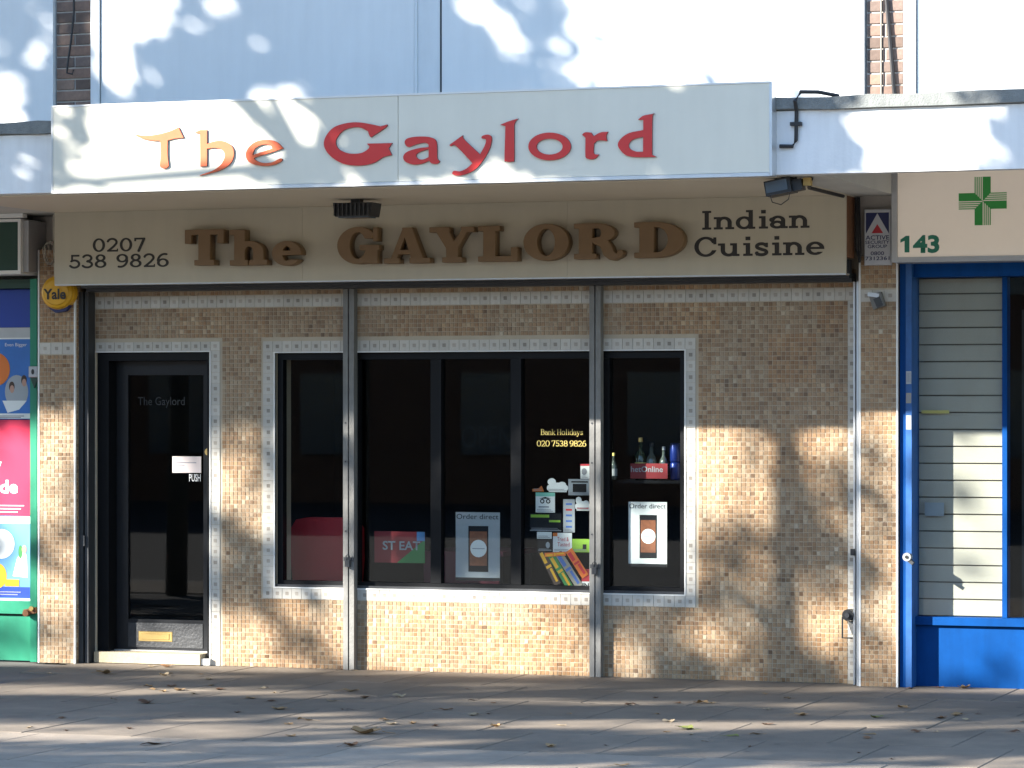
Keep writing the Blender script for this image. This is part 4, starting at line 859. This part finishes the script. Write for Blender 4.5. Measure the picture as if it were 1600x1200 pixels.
def phone_poster(px0, px1, py0, py1, label, paper):
    o, x0, x1, z0, z1 = card('poster', px0, px1, py0, py1, paper, label, 'poster')
    W, H = x1-x0, z1-z0; Y = GY
    text('Order direct', x0+W*.02, x1-W*.03, z1-H*.10, H*.075, Y-.0003, 'ink', o)
    q = MB().box(x0+W*.29, x0+W*.74, Y-.0014, Y-.0004, z0+H*.13, z0+H*.80); q.build('phone', 'ink', o)
    bx('phone_screen', 'orange_food', o, x0+W*.32, x0+W*.71, Y-.0022, Y-.0015, z0+H*.22, z0+H*.72)
    MB().disc(x0+W*.52, z0+H*.47, W*.185, W*.185, Y-.003, Y-.0023).build('disc', 'paper', o)
    bx('print', 'ink_soft', o, x0+W*.38, x0+W*.66, Y-.0036, Y-.0032, z0+H*.462, z0+H*.474)
    bx('foot_strip', 'ink', o, x0, x1, Y-.0012, Y-.0004, z0, z0+H*.045)
phone_poster(982, 1042, 784, 886, 'white Order direct phone poster in the rightmost window pane', 'paper')
phone_poster(712, 781, 800, 908, 'Order direct phone poster in the third window pane, its shade painted in as grey', 'paper_grey')  # a white poster whose tree shade is put into grey paper
o, x0, x1, z0, z1 = card('placard', 585, 664, 830, 880, 'dull_red', 'red placard with green and blue corner behind the second window pane', 'placard', .11)
MB().prism([(x0+(x1-x0)*.45, z0), (x1, z0), (x1, z1-.05)], .107, .1095).build('green_corner', 'leaf_green', o); bx('blue_corner', 'sky_blue', o, x1-.055, x1, .106, .1065, z1-.06, z1)
text('ST EAT', x0+.06, x1-.03, z0+.085, .055, .1055, 'paper_grey', o, bold=.02)
x0, z0 = at(735, 700, .5); text_o = text('OPEN', x0-.06, at(800, 700, .5)[0], z0, .15, .5, 'ink_dim', None, name='open_sign'); tag(text_o, 'faint unlit OPEN letters hanging inside the third pane', 'sign')
bh = thing('window_lettering', 'yellow Bank Holidays phone number lettering on the fourth pane', 'lettering', (.3, .064, 1.5))
lk = dict(t=.105, n=.05, s=.045, e=.07, gap=.07)
GLY = .0655
slab_letters('Bank Holidays', 845, 911, at(880, 679.5, GLY)[1], .036, GLY, .0012, 'gold_ink', bh, space=.35, **lk); slab_letters('020 7538 9826', 839, 916, at(880, 697.5, GLY)[1], .037, GLY, .0012, 'gold_ink', bh, space=.35, **lk)
grp = 'stickers on the fourth window pane'
def sticker(px0, px1, py0, py1, m_, label, Y=GY): return card('sticker', px0, px1, py0, py1, m_, label, 'sticker', Y, grp)
o, x0, x1, z0, z1 = sticker(907, 921, 725, 748, 'paper', 'white card with red top edge, highest of the window stickers'); bx('red_edge', 'mark_red', o, x0, x1, GY-.001, GY-.0003, z1-.012, z1); MB().disc(x0+.025, z0+.045, .018, .022, GY-.001, GY-.0003).build('emblem', 'ink_soft', o)
o, x0, x1, z0, z1 = sticker(888, 921, 748.5, 774, 'paper_grey', 'grey sticker with dark square left of the second shutter post'); bx('dark_square', 'ink', o, x0+.03, x1-.02, GY-.001, GY-.0003, z0+.02, z1-.03); bx('print', 'ink', o, x0+.02, x1-.01, GY-.001, GY-.0003, z1-.022, z1-.013)
def puffy(px0, px1, py0, py1, label, m_):
    x0, z1 = at(px0, py0, GY); x1, z0 = at(px1, py1, GY); g_ = Gl(); g_.add(g_.box(.08, .0, .95, .5), g_.ell(.22, .72, .2, .27), g_.ell(.5, .5, .2, .18), g_.ell(.72, .52, .2, .22), g_.ell(.08, .3, .1, .2), g_.ell(.92, .3, .1, .2))
    o = link('sticker', outline_mesh([[(x0+u*(x1-x0), z0+v*(z1-z0)) for u, v in q] for q in contour(g_.F, g_.xs, g_.ys)], GY, GY+.002, 'sticker'), m_); tag(o, label, 'sticker', grp); return o, x0, x1, z0, z1
puffy(855, 887, 747, 769, 'plain white cloud-shaped sticker above the owl-eyed square', 'paper')
o, x0, x1, z0, z1 = puffy(899, 922, 776, 798, 'white cloud-shaped sticker with red stripe beside the shutter post', 'paper'); bx('stripe', 'mark_red', o, x0+.01, x1-.01, GY-.001, GY-.0003, z0+.012, z0+.02)
o = link('sticker', MB().prism([at(832, 768, GY), at(832, 764, GY), at(842, 763, GY), at(846, 759, GY), at(850, 768, GY)], GY, GY+.002).mesh('sticker'), 'orange'); tag(o, 'small orange flash sticker, leftmost of the upper stickers', 'sticker', grp)
o, x0, x1, z0, z1 = sticker(837, 867, 769.5, 801, 'paper', 'white square sticker with mint top and owl-like eyes'); bx('mint_strip', 'mint', o, x0, x1, GY-.001, GY-.0003, z1-.024, z1)
for s_ in (-.02, .02): MB().disc((x0+x1)/2+s_, z0+.072, .015, .015, GY-.001, GY-.0003).build('eye', 'ink', o); MB().disc((x0+x1)/2+s_, z0+.072, .008, .008, GY-.0018, GY-.0011).build('eye', 'paper', o)
MB().prism([((x0+x1)/2-.04, z0+.088), ((x0+x1)/2+.04, z0+.088), ((x0+x1)/2, z0+.1)], GY-.001, GY-.0003).build('brow', 'ink', o); bx('print', 'ink_soft', o, x0+.02, x1-.04, GY-.001, GY-.0003, z0+.032, z0+.040)
o, x0, x1, z0, z1 = sticker(828, 877, 802, 830, 'ink', 'black and lime rectangular sticker under the owl-eyed square'); bx('lime_strip', 'lime', o, x0+.006, x0+.13, GY-.001, GY-.0003, z1-.026, z1-.008); bx('lime_strip', 'lime', o, x0+.13, x1-.006, GY-.0012, GY-.0003, z1-.055, z1-.042); bx('rim', 'ink_soft', o, x0, x1, GY-.0008, GY-.0003, z0, z0+.006)
o, x0, x1, z0, z1 = sticker(880, 898, 780, 832, 'paper_grey', 'tall narrow pale sticker with rows of blue print')
for k in range(5): bx('print', 'ink_blue' if k != 3 else 'mark_red', o, x0+.018, x1-.018, GY-.001, GY-.0003, z0+.03+k*.036, z0+.042+k*.036)
o, x0, x1, z0, z1 = sticker(839, 862, 831, 842, 'paper', 'small white label just under the black and lime sticker')
o, x0, x1, z0, z1 = sticker(840, 863, 843, 862, 'ink', 'black sticker with white swirl left of the Tried and Tasted card'); MB().disc(x1-.03, z0+.042, .014, .02, GY-.001, GY-.0003).build('swirl', 'paper_grey', o); bx('print', 'paper_grey', o, x0+.006, x1-.006, GY-.001, GY-.0003, z0+.006, z0+.012)
o, x0, x1, z0, z1 = sticker(864, 893.5, 832.5, 863, 'paper', 'white Tried and Tasted card with orange corner'); bx('corner', 'orange', o, x0, x0+.03, GY-.001, GY-.0003, z1-.022, z1); text('Tried &', x0+.03, x1-.02, z1-.052, .026, GY-.0003, 'mark_red', o); text('Tasted', x0+.03, x1-.015, z1-.085, .026, GY-.0003, 'mark_red', o)
o, x0, x1, z0, z1 = sticker(894, 921, 842, 863, 'lime', 'plain lime green sticker beside the Tried and Tasted card'); bx('print', 'ink', o, x1-.045, x1-.02, GY-.001, GY-.0003, z0+.02, z0+.05)
for o_ in [q_ for q_ in bpy.data.objects if q_.name.startswith('sticker') and q_.get('group') == grp]:
    V_ = [v.co for v in o_.data.vertices]; xa, xb = min(v.x for v in V_), max(v.x for v in V_); za, zb = min(v.z for v in V_), max(v.z for v in V_)
    for k_ in range(2): bx('print', 'ink_soft', o_, xa+.010, xb-.012-.012*k_, GY-.0036, GY-.0033, za+.007+.009*k_, za+.010+.009*k_)
def leaflet(px, py, L, W, ang, m1, m2, label, k):
    x, z = at(px, py, GY); ca, sa = math.cos(rad(ang)), math.sin(rad(ang)); Yk = GY-.002*k
    P = lambda u, v: (x+u*ca-v*sa, z+u*sa+v*ca)
    o = link('leaflet', MB().prism([P(-L/2, -W/2), P(L/2, -W/2), P(L/2, W/2), P(-L/2, W/2)], Yk, Yk+.0015).mesh('leaflet'), m1); tag(o, label, 'leaflet', 'fanned leaflets at the bottom of the fourth pane')
    for u0, u1, v0, v1 in ((.05, .42, -.05, .30), (-.42, -.12, -.38, .1), (-.05, .02, -.4, .4)): MB().prism([P(L*u0, W*v0), P(L*u1, W*v0), P(L*u1, W*v1), P(L*u0, W*v1)], Yk-.0006, Yk-.0001).build('print', m2, o)
leaflet(858, 886, .25, .045, -62, 'hair', 'yellow', 'dark brown and yellow leaflet, leftmost of the fanned leaflets', 0); leaflet(876, 893, .25, .045, -58, 'leaf_green', 'yellow', 'green and yellow leaflet, second of the fanned leaflets', 1)
leaflet(889, 890, .26, .050, -56, 'cable_pale', 'ink_blue', 'pale and blue leaflet, third of the fanned leaflets', 2); leaflet(902, 880, .20, .05, -56, 'orange', 'mark_red', 'orange leaflet, fourth of the fanned leaflets', 3); leaflet(868, 866, .14, .025, 4, 'orange', 'yellow', 'narrow orange leaflet lying flat above the fan', 4)
o, x0, x1, z0, z1 = sticker(909, 921, 889, 921, 'paper', 'white notice with red top reading IN at the bottom corner'); bx('red_block', 'mark_red', o, x0, x1, GY-.001, GY-.0003, z0+.05, z1); text('IN', x0+.006, x1-.004, z0+.012, .028, GY-.0003, 'ink', o, bold=.02)
# right pane: shelf with bottles, cans and red placard
sy = .22; sz_ = at(1010, 750, sy)[1]
tag(MB().box(.66, 1.10, .14, .40, sz_-.02, sz_).build('shelf', 'black_frame'), 'dark shelf with bottles inside the rightmost pane', 'shelf')
def bottle(px, top, r, m_, label, cap):
    x = at(px, 700, sy)[0]; h_ = at(px, top, sy)[1]-sz_; t = thing('bottle', label, 'bottle', (x, sy, sz_), 'bottles in the rightmost window')
    MB().lathe(x, sy, [(r*.95, sz_+.0005), (r, sz_+.01), (r, sz_+h_*.52), (r*.8, sz_+h_*.62), (r*.36, sz_+h_*.72), (r*.33, sz_+h_*.9)]).build('body', m_, t, smooth=True)
    MB().lathe(x, sy, [(r*.4, sz_+h_*.9), (r*.4, sz_+h_), (r*.3, sz_+h_+.002)], 14).build('cap', cap, t)
    MB().lathe(x, sy, [(r*1.01, sz_+h_*.15), (r*1.01, sz_+h_*.42)], 20).build('label', 'paper_grey' if m_ != 'bottle_dark' else 'gold_ink', t)
bottle(959, 708, .022, 'bottle_clear', 'small bottle with white label at the left end of the shelf', 'gold_ink'); bottle(1001, 684, .036, 'bottle_dark', 'dark bottle with gold cap behind the red placard', 'brass'); bottle(1018, 692, .034, 'bottle_clear', 'clear bottle in the middle of the shelf', 'black_plastic'); bottle(1037, 698, .028, 'bottle_clear', 'slim clear bottle next to the blue cans', 'alu')
for k, (a, b_) in enumerate([(0, .115), (.1155, .235)]):
    x = at(1055, 700, sy)[0]; o = MB().lathe(x, sy, [(.030, sz_+a+.0005), (.033, sz_+a+.008), (.033, sz_+b_-.012), (.027, sz_+b_)]).build('can', 'can_blue', smooth=True); tag(o, ['blue can standing on the shelf, lower of two', 'blue can stacked on top of another at the shelf end'][k], 'can', 'stacked blue cans')
o, x0, x1, z0, z1 = card('placard', 985, 1043, 724, 748, 'dull_red', 'red placard with pale lettering in front of the bottles', 'placard', .15)
text('hetOnline', x0+.004, x1-.03, z0+.042, .036, .1495, 'paper_grey', o, bold=.012)

# ================================================================== FALLEN LEAVES
def leafmesh(kind, sd):
    rr = random.Random(sd); q = MB(); L = 1.; n = 22
    pts = []
    for i in range(n):
        a = i/n*2*math.pi
        lob = .62+.38*abs(math.cos(a*2.5)) if kind == 0 else .55+.30*math.cos(a)**2
        r = lob*rr.uniform(.85, 1.1); pts.append((r*math.cos(a)*.5*(1.15 if kind else 1), r*math.sin(a)*.5*(.62 if kind else .9)))
    c1, c2, ph = rr.uniform(.3, .9), rr.uniform(-.5, .6), rr.uniform(0, 6)
    zf = lambda x, y: .02+c1*y*y*.9+c2*x*x*.6+.06*math.sin(x*7+ph)+.05*math.sin(y*9+ph)
    V = [(0, 0, zf(0, 0))]+[(x*.5, y*.5, zf(x*.5, y*.5)) for x, y in pts]+[(x, y, zf(x, y)) for x, y in pts]
    F = [(0, 1+i, 1+(i+1) % n) for i in range(n)]+[(1+i, 1+n+i, 1+n+(i+1) % n, 1+(i+1) % n) for i in range(n)]
    zmin = min(v[2] for v in V); V = [(x, y, z-zmin+.004) for x, y, z in V]
    q.add(V, F); q.tube([(.45, 0, V[1][2]+.01), (.65, .03, .05), (.85, .08, .03)], .012, 4); return q.mesh('leaf')
variants = [[None]*5 for _ in range(6)]
for v in range(6):
    base = leafmesh(0 if v < 4 else 1, 40+v)
    for c_ in range(5): me = base.copy(); me.materials.append(M['dry_leaf%d' % c_]); variants[v][c_] = me
spots = [(164, 1052, 34, 1), (258, 1055, 26, 3), (326, 1061, 30, 3), (268, 1072, 20, 0), (232, 1072, 18, 1), (240, 1077, 14, 1), (280, 1078, 24, 1), (255, 1080, 14, 1), (78, 1052, 14, 3), (314, 1053, 10, 1), (343, 1077, 20, 2), (330, 1071, 12, 1), (302, 1084, 14, 3), (392, 1091, 22, 1), (412, 1075, 18, 3), (428, 1082, 10, 3), (424, 1095, 16, 2), (437, 1108, 26, 1), (371, 1113, 12, 2), (178, 1092, 14, 1), (228, 1098, 30, 2), (97, 1122, 14, 0), (45, 1137, 14, 3), (103, 1141, 10, 2), (202, 1138, 12, 2), (238, 1163, 36, 2), (455, 1150, 18, 1), (450, 1131, 16, 1), (477, 1125, 26, 3), (548, 1080, 34, 1), (518, 1095, 22, 3), (570, 1090, 20, 0), (624, 1088, 24, 3), (600, 1125, 18, 1), (612, 1131, 20, 3), (645, 1130, 14, 1), (572, 1146, 46, 1), (549, 1165, 26, 0), (548, 1108, 14, 2), (535, 1108, 12, 2), (697, 1109, 24, 0), (730, 1076, 14, 2), (738, 1094, 14, 2), (771, 1098, 10, 0), (680, 1134, 20, 2), (775, 1135, 20, 1), (740, 1117, 20, 3), (763, 1115, 14, 2), (260, 1037, 26, 0), (236, 1034, 14, 3), (576, 1040, 20, 3), (563, 1038, 16, 0), (613, 1044, 12, 3),
 (819, 1085, 8, 3), (877, 1133, 18, 3), (860, 1166, 20, 1), (972, 1196, 22, 1), (984, 1100, 20, 2), (1024, 1090, 12, 2), (1026, 1115, 12, 1), (1044, 1127, 20, 3), (1070, 1139, 30, 4), (1058, 1098, 14, 0), (1096, 1098, 26, 1), (1114, 1098, 12, 3), (1144, 1150, 20, 4), (1181, 1147, 20, 1), (1198, 1108, 14, 3), (1196, 1084, 12, 1), (1230, 1091, 14, 1), (1252, 1117, 24, 1), (1200, 1132, 18, 2), (1359, 1147, 20, 1), (1356, 1153, 16, 0), (1371, 1121, 22, 4), (1411, 1105, 24, 1), (1432, 1143, 18, 2), (1470, 1122, 20, 0), (1495, 1117, 22, 1), (1510, 1124, 14, 3), (1528, 1115, 12, 2), (1585, 1143, 18, 2), (1597, 1127, 14, 0), (1462, 1143, 10, 3), (1342, 1176, 8, 2), (1393, 1186, 9, 2), (1470, 1073, 22, 0), (1508, 1074, 24, 1), (1432, 1072, 16, 0), (1172, 1166, 8, 2), (1042, 1143, 12, 1), (1080, 1147, 14, 3), (1102, 1158, 12, 3), (890, 1115, 9, 1), (946, 1164, 12, 2)]
nm = ['brown', 'tan', 'dark brown', 'pale straw-coloured', 'green']
for i, (px, py, wpx, c_) in enumerate(spots):
    x, y = ground_at(px, max(py+1, 1060 if px > 700 else 1042)); y = min(y, -.06 if not (1405 < px) else -.10)
    if 2.28 < x < 2.66 or x < -3.0: y = min(y, -.24)
    v = random.choice([0, 1, 2, 3, 3, 4, 5]); o = link('fallen_leaf', variants[v][c_], None, None, loc=(x, y, .0015))
    s_ = wpx/245*.95; o.scale = (s_, s_, s_*random.uniform(.5, .95)); o.rotation_euler = (0, 0, random.uniform(0, 6.28))
    zone = next(n_ for lim, n_ in ((130, 'left pilaster'), (330, 'black door'), (430, 'mosaic by the door'), (545, 'red chair pane'), (690, 'second pane'), (810, 'third pane'), (935, 'sticker pane'), (1085, 'rightmost pane'), (1220, 'wide mosaic wall'), (1345, 'right guide strip'), (1440, 'blue post'), (1700, 'blue stall riser')) if px < lim)
    row = 'close to the wall' if py < 1062 else 'a stride from the wall' if py < 1090 else 'midway over the paving' if py < 1120 else 'on the outer paving' if py < 1150 else 'by the paler slabs'
    tag(o, '%s %s fallen leaf %s, below the %s' % ('tiny' if wpx < 13 else 'small' if wpx < 20 else 'large', nm[c_], row, zone), 'leaf', 'fallen leaves on the pavement')

# ================================================================== TREES that shade the front (they stand to the left of the view)
SHADE_CLUMPS = [(-.28, .86, .30, .27), (-.75, .80, .24, .22)]       # extra leaf clumps put in to shade the phone poster and red placard
def lit(x, z):
    """how open the crown is towards the sun for the ray that would meet the shopfront plane at (x, z)"""
    L = np.zeros_like(x)
    def e(cx, cz, rx, rz, s=1., p=4):
        nonlocal L; L = np.maximum(L, s*np.exp(-((np.abs(x-cx)/rx)**p+(np.abs(z-cz)/rz)**p)))
    # upper panels
    e(-2.78, 4.2, .16, .5); e(-2.66, 4.33, .34, .24); e(-2.05, 4.32, .2, .12, 1, 2); e(-3.62, 3.75, .14, .25); e(3.6, 4.1, 3.3, .8); e(.95, 4.15, .65, .6); e(-2.25, 4.2, .09, .15, 1, 2); e(-2.05, 4.02, .09, .09, 1, 2)
    e(-1.55, 3.72, .28, .1); e(-.95, 3.95, .08, .09, 1, 2); e(-.15, 4.25, .14, .2, .9, 2); e(.0, 4.0, .1, .1, .9, 2); e(-1.75, 4.1, .08, .1, .8, 2)
    # canopy sign and canopy edge
    e(1.02, 1.88, .95, .45); e(5.25, 1.9, .52, .5); e(4.05, 2.12, .2, .10, .8, 2); e(3.4, 1.66, .5, .07, .3, 2); e(-.2, 1.8, .14, .2, .7, 2)
    # mosaic front
    e(-3.12, 1.2, .24, .42); e(-3.55, 1.2, .2, .4, .9); e(-3.1, .38, .2, .14); e(-3.6, .5, .25, .3, .6); e(-1.88, 1.05, .22, .2, 1, 2); e(-1.98, 1.27, .16, .14, .9, 2)
    e(-2.35, .2, .48, .18); e(-1.85, .17, .3, .16, .9); e(-.50, .20, .80, .36); e(-1.22, .6, .22, .45, .9, 2); e(-1.4, .8, .2, .14, .7, 2); e(.3, .15, .35, .25, .6, 2)
    e(.58, 1.15, .07, .6, .9); e(.95, .95, .18, .28, .9); e(1.17, 1.05, .07, .5, .8); e(1.5, 1.36, .34, .36); e(1.3, 1.3, .2, .26); e(2.08, .42, .18, .22, .9, 2); e(2.05, 1.45, .13, .2, .5, 2); e(1.35, .3, .2, .3, .4, 2)
    e(2.75, .9, .12, .8, .9); e(3.1, 1.4, .3, .3, .9); e(3.1, .45, .4, .45, .85); e(2.98, .95, .12, .2, .5, 2); e(3.6, .2, .5, .3, .8)
    # pavement
    e(-2.3, -.14, 1.6, .16, .95); e(-.3, -.05, .8, .08, .8)
    for cx, cz, rx, rz in SHADE_CLUMPS: L = L*(1-np.exp(-((x-cx)/rx)**4-((z-cz)/rz)**4))
    return L
def fbm(x, z, s, sd):
    r = np.random.default_rng(sd); v = 0
    for o_ in range(3):
        for k in range(5):
            a = r.uniform(0, 6.28); f_ = s*(1.8**o_)*r.uniform(.7, 1.4); v = v+np.sin((x*math.cos(a)+z*math.sin(a))*f_+r.uniform(0, 6.28))/(1.7**o_)
    return v/5
def crown(name, n, xr, zr, tr, parent, size, fn, seed):
    r = np.random.default_rng(seed)
    x = r.uniform(*xr, n); z = r.uniform(*zr, n); t = r.uniform(*tr, n)+np.where((z < 1.6) & (z > -.3), 6.5, 0)
    keep = r.random(n) < fn(x, z); x, z, t = x[keep], z[keep], t[keep]; n = len(x)
    P = np.stack([x+SUN.x*t, SUN.y*t, z+SUN.z*t], 1)
    P[:, 2] = np.maximum(P[:, 2], 2.2)
    A = r.normal(size=(n, 3)); A /= np.linalg.norm(A, axis=1)[:, None]; B = np.cross(A, r.normal(size=(n, 3))); B /= np.linalg.norm(B, axis=1)[:, None]
    s_ = r.uniform(.7, 1.3, n)[:, None]*size
    V = np.stack([P-A*s_, P+B*s_*.55-A*s_*.1, P+A*s_, P-B*s_*.55-A*s_*.1], 1).reshape(-1, 3)
    me = bpy.data.meshes.new(name); me.from_pydata(V.tolist(), [], np.arange(n*4).reshape(-1, 4).tolist()); me.materials.append(M['foliage'])
    return link(name, me, None, parent)
def limbs(parent, base, top, tips, r0):
    q = MB(); b0, t0 = Vector(base), Vector(top); q.tube([b0, b0.lerp(t0, .3)+Vector((.04, .02, 0)), b0.lerp(t0, .7)-Vector((.03, .03, 0)), t0], r0, 12, r0*.7); q.build('trunk', 'bark', parent)
    q = MB()
    for tp in tips:
        tp = Vector(tp); m_ = t0.lerp(tp, .5)+Vector((random.uniform(-.2, .2), random.uniform(-.2, .2), random.uniform(.0, .4)))
        q.tube([t0, t0.lerp(m_, .6), m_, tp], r0*.45, 7, r0*.12)
        for k in range(3): q.tube([m_, m_.lerp(tp, .5)+Vector([random.uniform(-.3, .3) for _ in range(3)]), tp+Vector([random.uniform(-.9, .9) for _ in range(3)])], r0*.16, 5, r0*.05)
    q.build('limbs', 'bark', parent)
def onray(x, z, t): return (x+SUN.x*t, SUN.y*t, z+SUN.z*t)
T0 = 11.5; bx0 = onray(1.80, 0, T0)
tr1 = thing('plane_tree', 'leafy street tree to the left whose crown throws dappled shade over the front', 'tree', (bx0[0], bx0[1], -.0))
limbs(tr1, (bx0[0], bx0[1], -.005), onray(1.80, 1.7, T0), [onray(3.2, 3.0, T0+.5), onray(.6, 2.7, T0-.4), onray(-1.5, 3.9, T0), onray(2.6, 1.9, T0+1), onray(-.8, 4.2, T0+.6), onray(3.0, 2.3, T0-.8), onray(1.5, .9, T0+1.5), onray(-2.4, .8, T0-1)], .10)
def f1(x, z):
    c_ = np.clip(.62+.55*fbm(x, z, 2.3, 3), .08, 1)
    dens = np.where(z > 1.6, 1.0, .18)
    for cx, cz, rx, rz in SHADE_CLUMPS: dens = np.maximum(dens, .8*np.exp(-((x-cx)/rx)**4-((z-cz)/rz)**4))
    return (1-lit(x, z))**2*c_*dens
crown('crown', 120000, (-5.2, 6.6), (-.1, 5.3), (10.2, 13.2), tr1, .10, f1, 5)
bx2 = onray(-2.0, 0, 21.)
tr2 = thing('plane_tree', 'second leafy street tree further left that shades the pavement', 'tree', (bx2[0], bx2[1], -.16))
limbs(tr2, (bx2[0], bx2[1], -.162), (bx2[0], bx2[1], 4.2), [onray(a, b_, 21) for a, b_ in ((-1, -1.5), (2, -1.2), (4.5, -2), (0, -3), (3, -.6), (6, -1.2), (-3, -1))], .17)
def f2(x, z):
    c_ = np.clip(.34+.75*fbm(x*.55, z*1.6, 2.0, 9), .02, 1)*np.where(z < -2.6, .55, 1)
    return (1-lit(x, z))**2*c_
crown('crown', 34000, (-4.5, 9.5), (-4.3, -.05), (23., 28.), tr2, .14, f2, 8)
# terrace across the street, behind the viewer: only met in reflections
ob = thing('terrace_building', 'brick terrace across the street, faintly mirrored in the dark shop glass', 'building', (-10, -40, 0))
bx('wall', 'brick_far', ob, -60, 40, -46, -40, -.16, 9.5); bx('roof', 'felt', ob, -60.3, 40.3, -46.3, -39.7, 9.501, 9.9)
wm = MB().box(-.6, .6, 0, .06, -.8, .8).mesh('window'); wm.materials.append(M['lamp_glass'])
for i in range(26):
    for z in (1.6, 4.6, 7.6): link('window', wm, None, ob, loc=(-52+i*3.4, -39.999, z))
